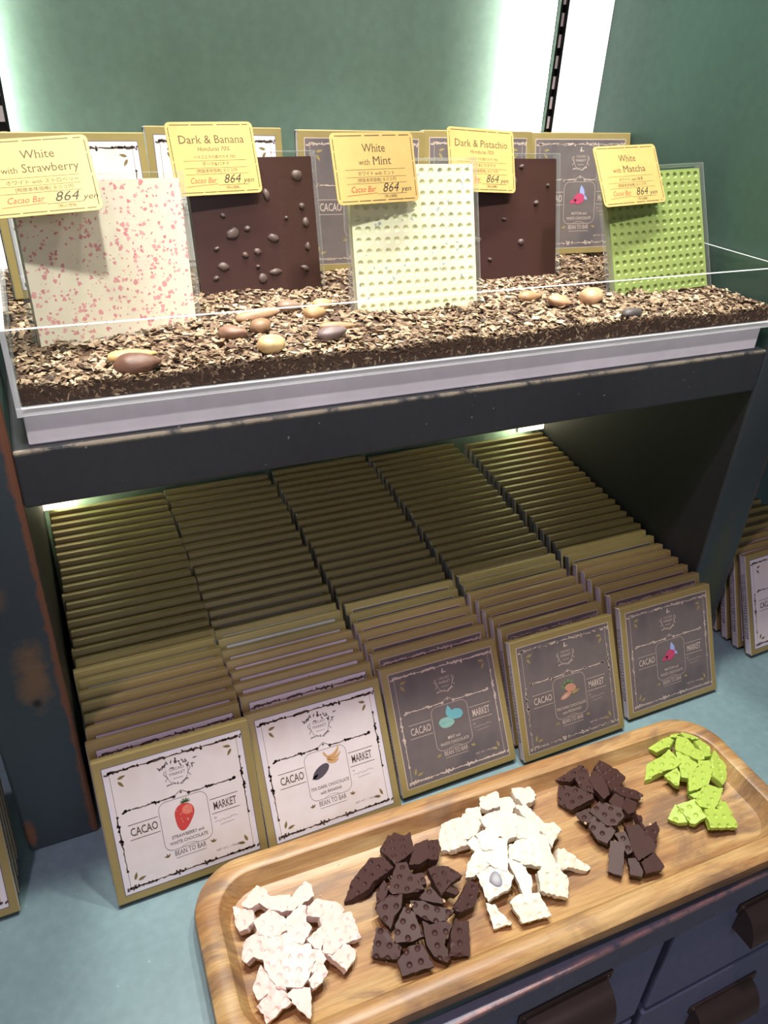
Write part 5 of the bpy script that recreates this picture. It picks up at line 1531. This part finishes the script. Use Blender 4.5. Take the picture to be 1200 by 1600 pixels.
HEAPMAT = {'S': ('choc_straw', 'pieces of pink-flecked chocolate at the tray left'), 'D': ('choc_dark', 'pieces of dark banana chocolate'), 'W': ('choc_white', 'pieces of ivory mint chocolate'),
           'P': ('choc_pist', 'pieces of dark pistachio chocolate'), 'G': ('choc_green', 'pieces of green matcha chocolate')}
SUFFIX = {'S': '', 'D': '', 'W': '', 'P': '', 'G': ''}
SMOOTH = {'D': {4}, 'P': {3, 4, 5, 9, 10, 14, 16}, 'W': {10, 9, 12, 17, 20}, 'S': {0, 1, 7, 11}, 'G': set()}
NUTS = {'P': {7: 0.25, 8: 0.1, 5: 0.6, 15: 0.5}, 'D': {9: 0.4, 12: 0.8, 14: 0.9}}
FLOOR_Z = 0.0105
GROW = {'S': 1.07, 'D': 1.05, 'W': 1.08, 'P': 1.05, 'G': 1.06}
for key, L in HEAPS.items():
    for i, (c, nrm, pts) in enumerate(L):
        c = Vector(c); nrm = Vector(nrm).normalized()
        P3 = [(Vector(p) - c) * GROW[key] for p in pts]
        j = max(range(len(P3)), key=lambda q: (P3[q] - P3[q - 1]).length)
        e1 = (P3[j] - P3[j - 1]); e1 -= nrm * e1.dot(nrm); e1.normalize()
        e2 = nrm.cross(e1)
        poly = [(p.dot(e1), p.dot(e2)) for p in P3]
        ar = sum(poly[k - 1][0] * poly[k][1] - poly[k][0] * poly[k - 1][1] for k in range(len(poly)))
        if ar < 0: poly.reverse()
        rd = random.Random(i * 31 + ord(key))
        pitch = 0.0088
        ox, oy = rd.uniform(0, pitch), rd.uniform(0, pitch)
        dm = []
        if i not in SMOOTH[key]:
            x0 = min(p[0] for p in poly); x1 = max(p[0] for p in poly); y0 = min(p[1] for p in poly); y1 = max(p[1] for p in poly)
            a = x0 - pitch + ox
            while a < x1:
                b = y0 - pitch + oy
                while b < y1:
                    dm.append((a, b)); b += pitch
                a += pitch
        soft = key in 'SW'
        o = slab_obj('chocolate_piece', poly, 0.0062, dm, 0.0012 if soft else 0.0016, 0.0024, i + 1, M[HEAPMAT[key][0]], rough=0.0007 if soft else 0.0004, wob=0.0006 if soft else 0.0002)
        o.matrix_world = Matrix(((e1.x, e2.x, nrm.x, c.x), (e1.y, e2.y, nrm.y, c.y), (e1.z, e2.z, nrm.z, c.z), (0, 0, 0, 1)))
        tag(o, PIECES[key][i], 'chocolate piece', HEAPMAT[key][1])
        if i in NUTS.get(key, {}):
            q = NUTS[key][i] * len(poly); k0 = int(q) % len(poly); f = q - int(q)
            px = poly[k0][0] * (1 - f) + poly[(k0 + 1) % len(poly)][0] * f; py = poly[k0][1] * (1 - f) + poly[(k0 + 1) % len(poly)][1] * f
            bm = bmesh.new(); bmesh.ops.create_icosphere(bm, subdivisions=2, radius=1)
            for v in bm.verts: v.co = Vector((v.co.x * 0.0022, v.co.y * 0.0014, v.co.z * 0.0012)) * (1 + 0.2 * noise.noise(v.co * 2))
            nt = bm_obj('nut_bit', bm, M['nut_bit'], o, True); nt.location = (px, py, -0.0012); nt.rotation_euler = (0, 0, rd.uniform(0, 3))
        if key == 'W' and i == 16:
            bm = bmesh.new(); bmesh.ops.create_uvsphere(bm, u_segments=18, v_segments=10, radius=1)
            for v in bm.verts: v.co = Vector((v.co.x * 0.0062 * (1 - 0.25 * v.co.y), v.co.y * 0.0050, v.co.z * 0.0012))
            ch = bm_obj('grey_chip', bm, M['chip'], o, True); ch.location = (0.0, 0.001, 0.0003)
            tag(ch, 'grey-blue chip pressed into the ivory chocolate')

# crumbs scattered on the tray floor
rc = random.Random(9)
V, F = [], []
for (x, y, s, k) in [(0.243, -0.170, 0.0012, 3), (0.275, -0.208, 0.0013, 5), (0.285, -0.216, 0.001, 3), (0.262, -0.118, 0.0010, 3), (0.300, -0.118, 0.0011, 3), (0.248, -0.140, 0.001, 2), (0.366, -0.190, 0.0014, 2), (0.350, -0.115, 0.0009, 4),
                     (0.43, -0.105, 0.001, 4), (0.446, -0.128, 0.0013, 3), (0.452, -0.190, 0.001, 4), (0.449, -0.160, 0.0012, 4), (0.40, -0.205, 0.001, 4), (0.47, -0.125, 0.0011, 2), (0.49, -0.21, 0.0007, 2), (0.56, -0.13, 0.0006, 4), (0.328, -0.222, 0.0014, 1), (0.345, -0.115, 0.0010, 2), (0.585, -0.195, 0.0006, 3)]:
    for _ in range(k):
        px, py = x + rc.gauss(0, 0.004), y + rc.gauss(0, 0.0035)
        r = s * rc.uniform(0.5, 1.2); b = len(V)
        for (a, z) in ((0, -1), (1, 0), (2, 0), (3, 0), (0, 1)):
            if z: V.append((px, py, FLOOR_Z + r * (0.7 + 0.7 * z)))
            else: V.append((px + r * math.cos(a * 2.1) * rc.uniform(.7, 1.2), py + r * math.sin(a * 2.1) * rc.uniform(.7, 1.2), FLOOR_Z + r * 0.7))
        for a in range(3):
            F.append((b, b + 1 + (a + 1) % 3, b + 1 + a)); F.append((b + 4, b + 1 + a, b + 1 + (a + 1) % 3))
cr = mesh_obj('chocolate_crumbs', V, F, M['crumb'])
tag(cr, 'tiny pale chocolate crumbs strewn on the wooden tray', 'crumbs', kind='stuff')
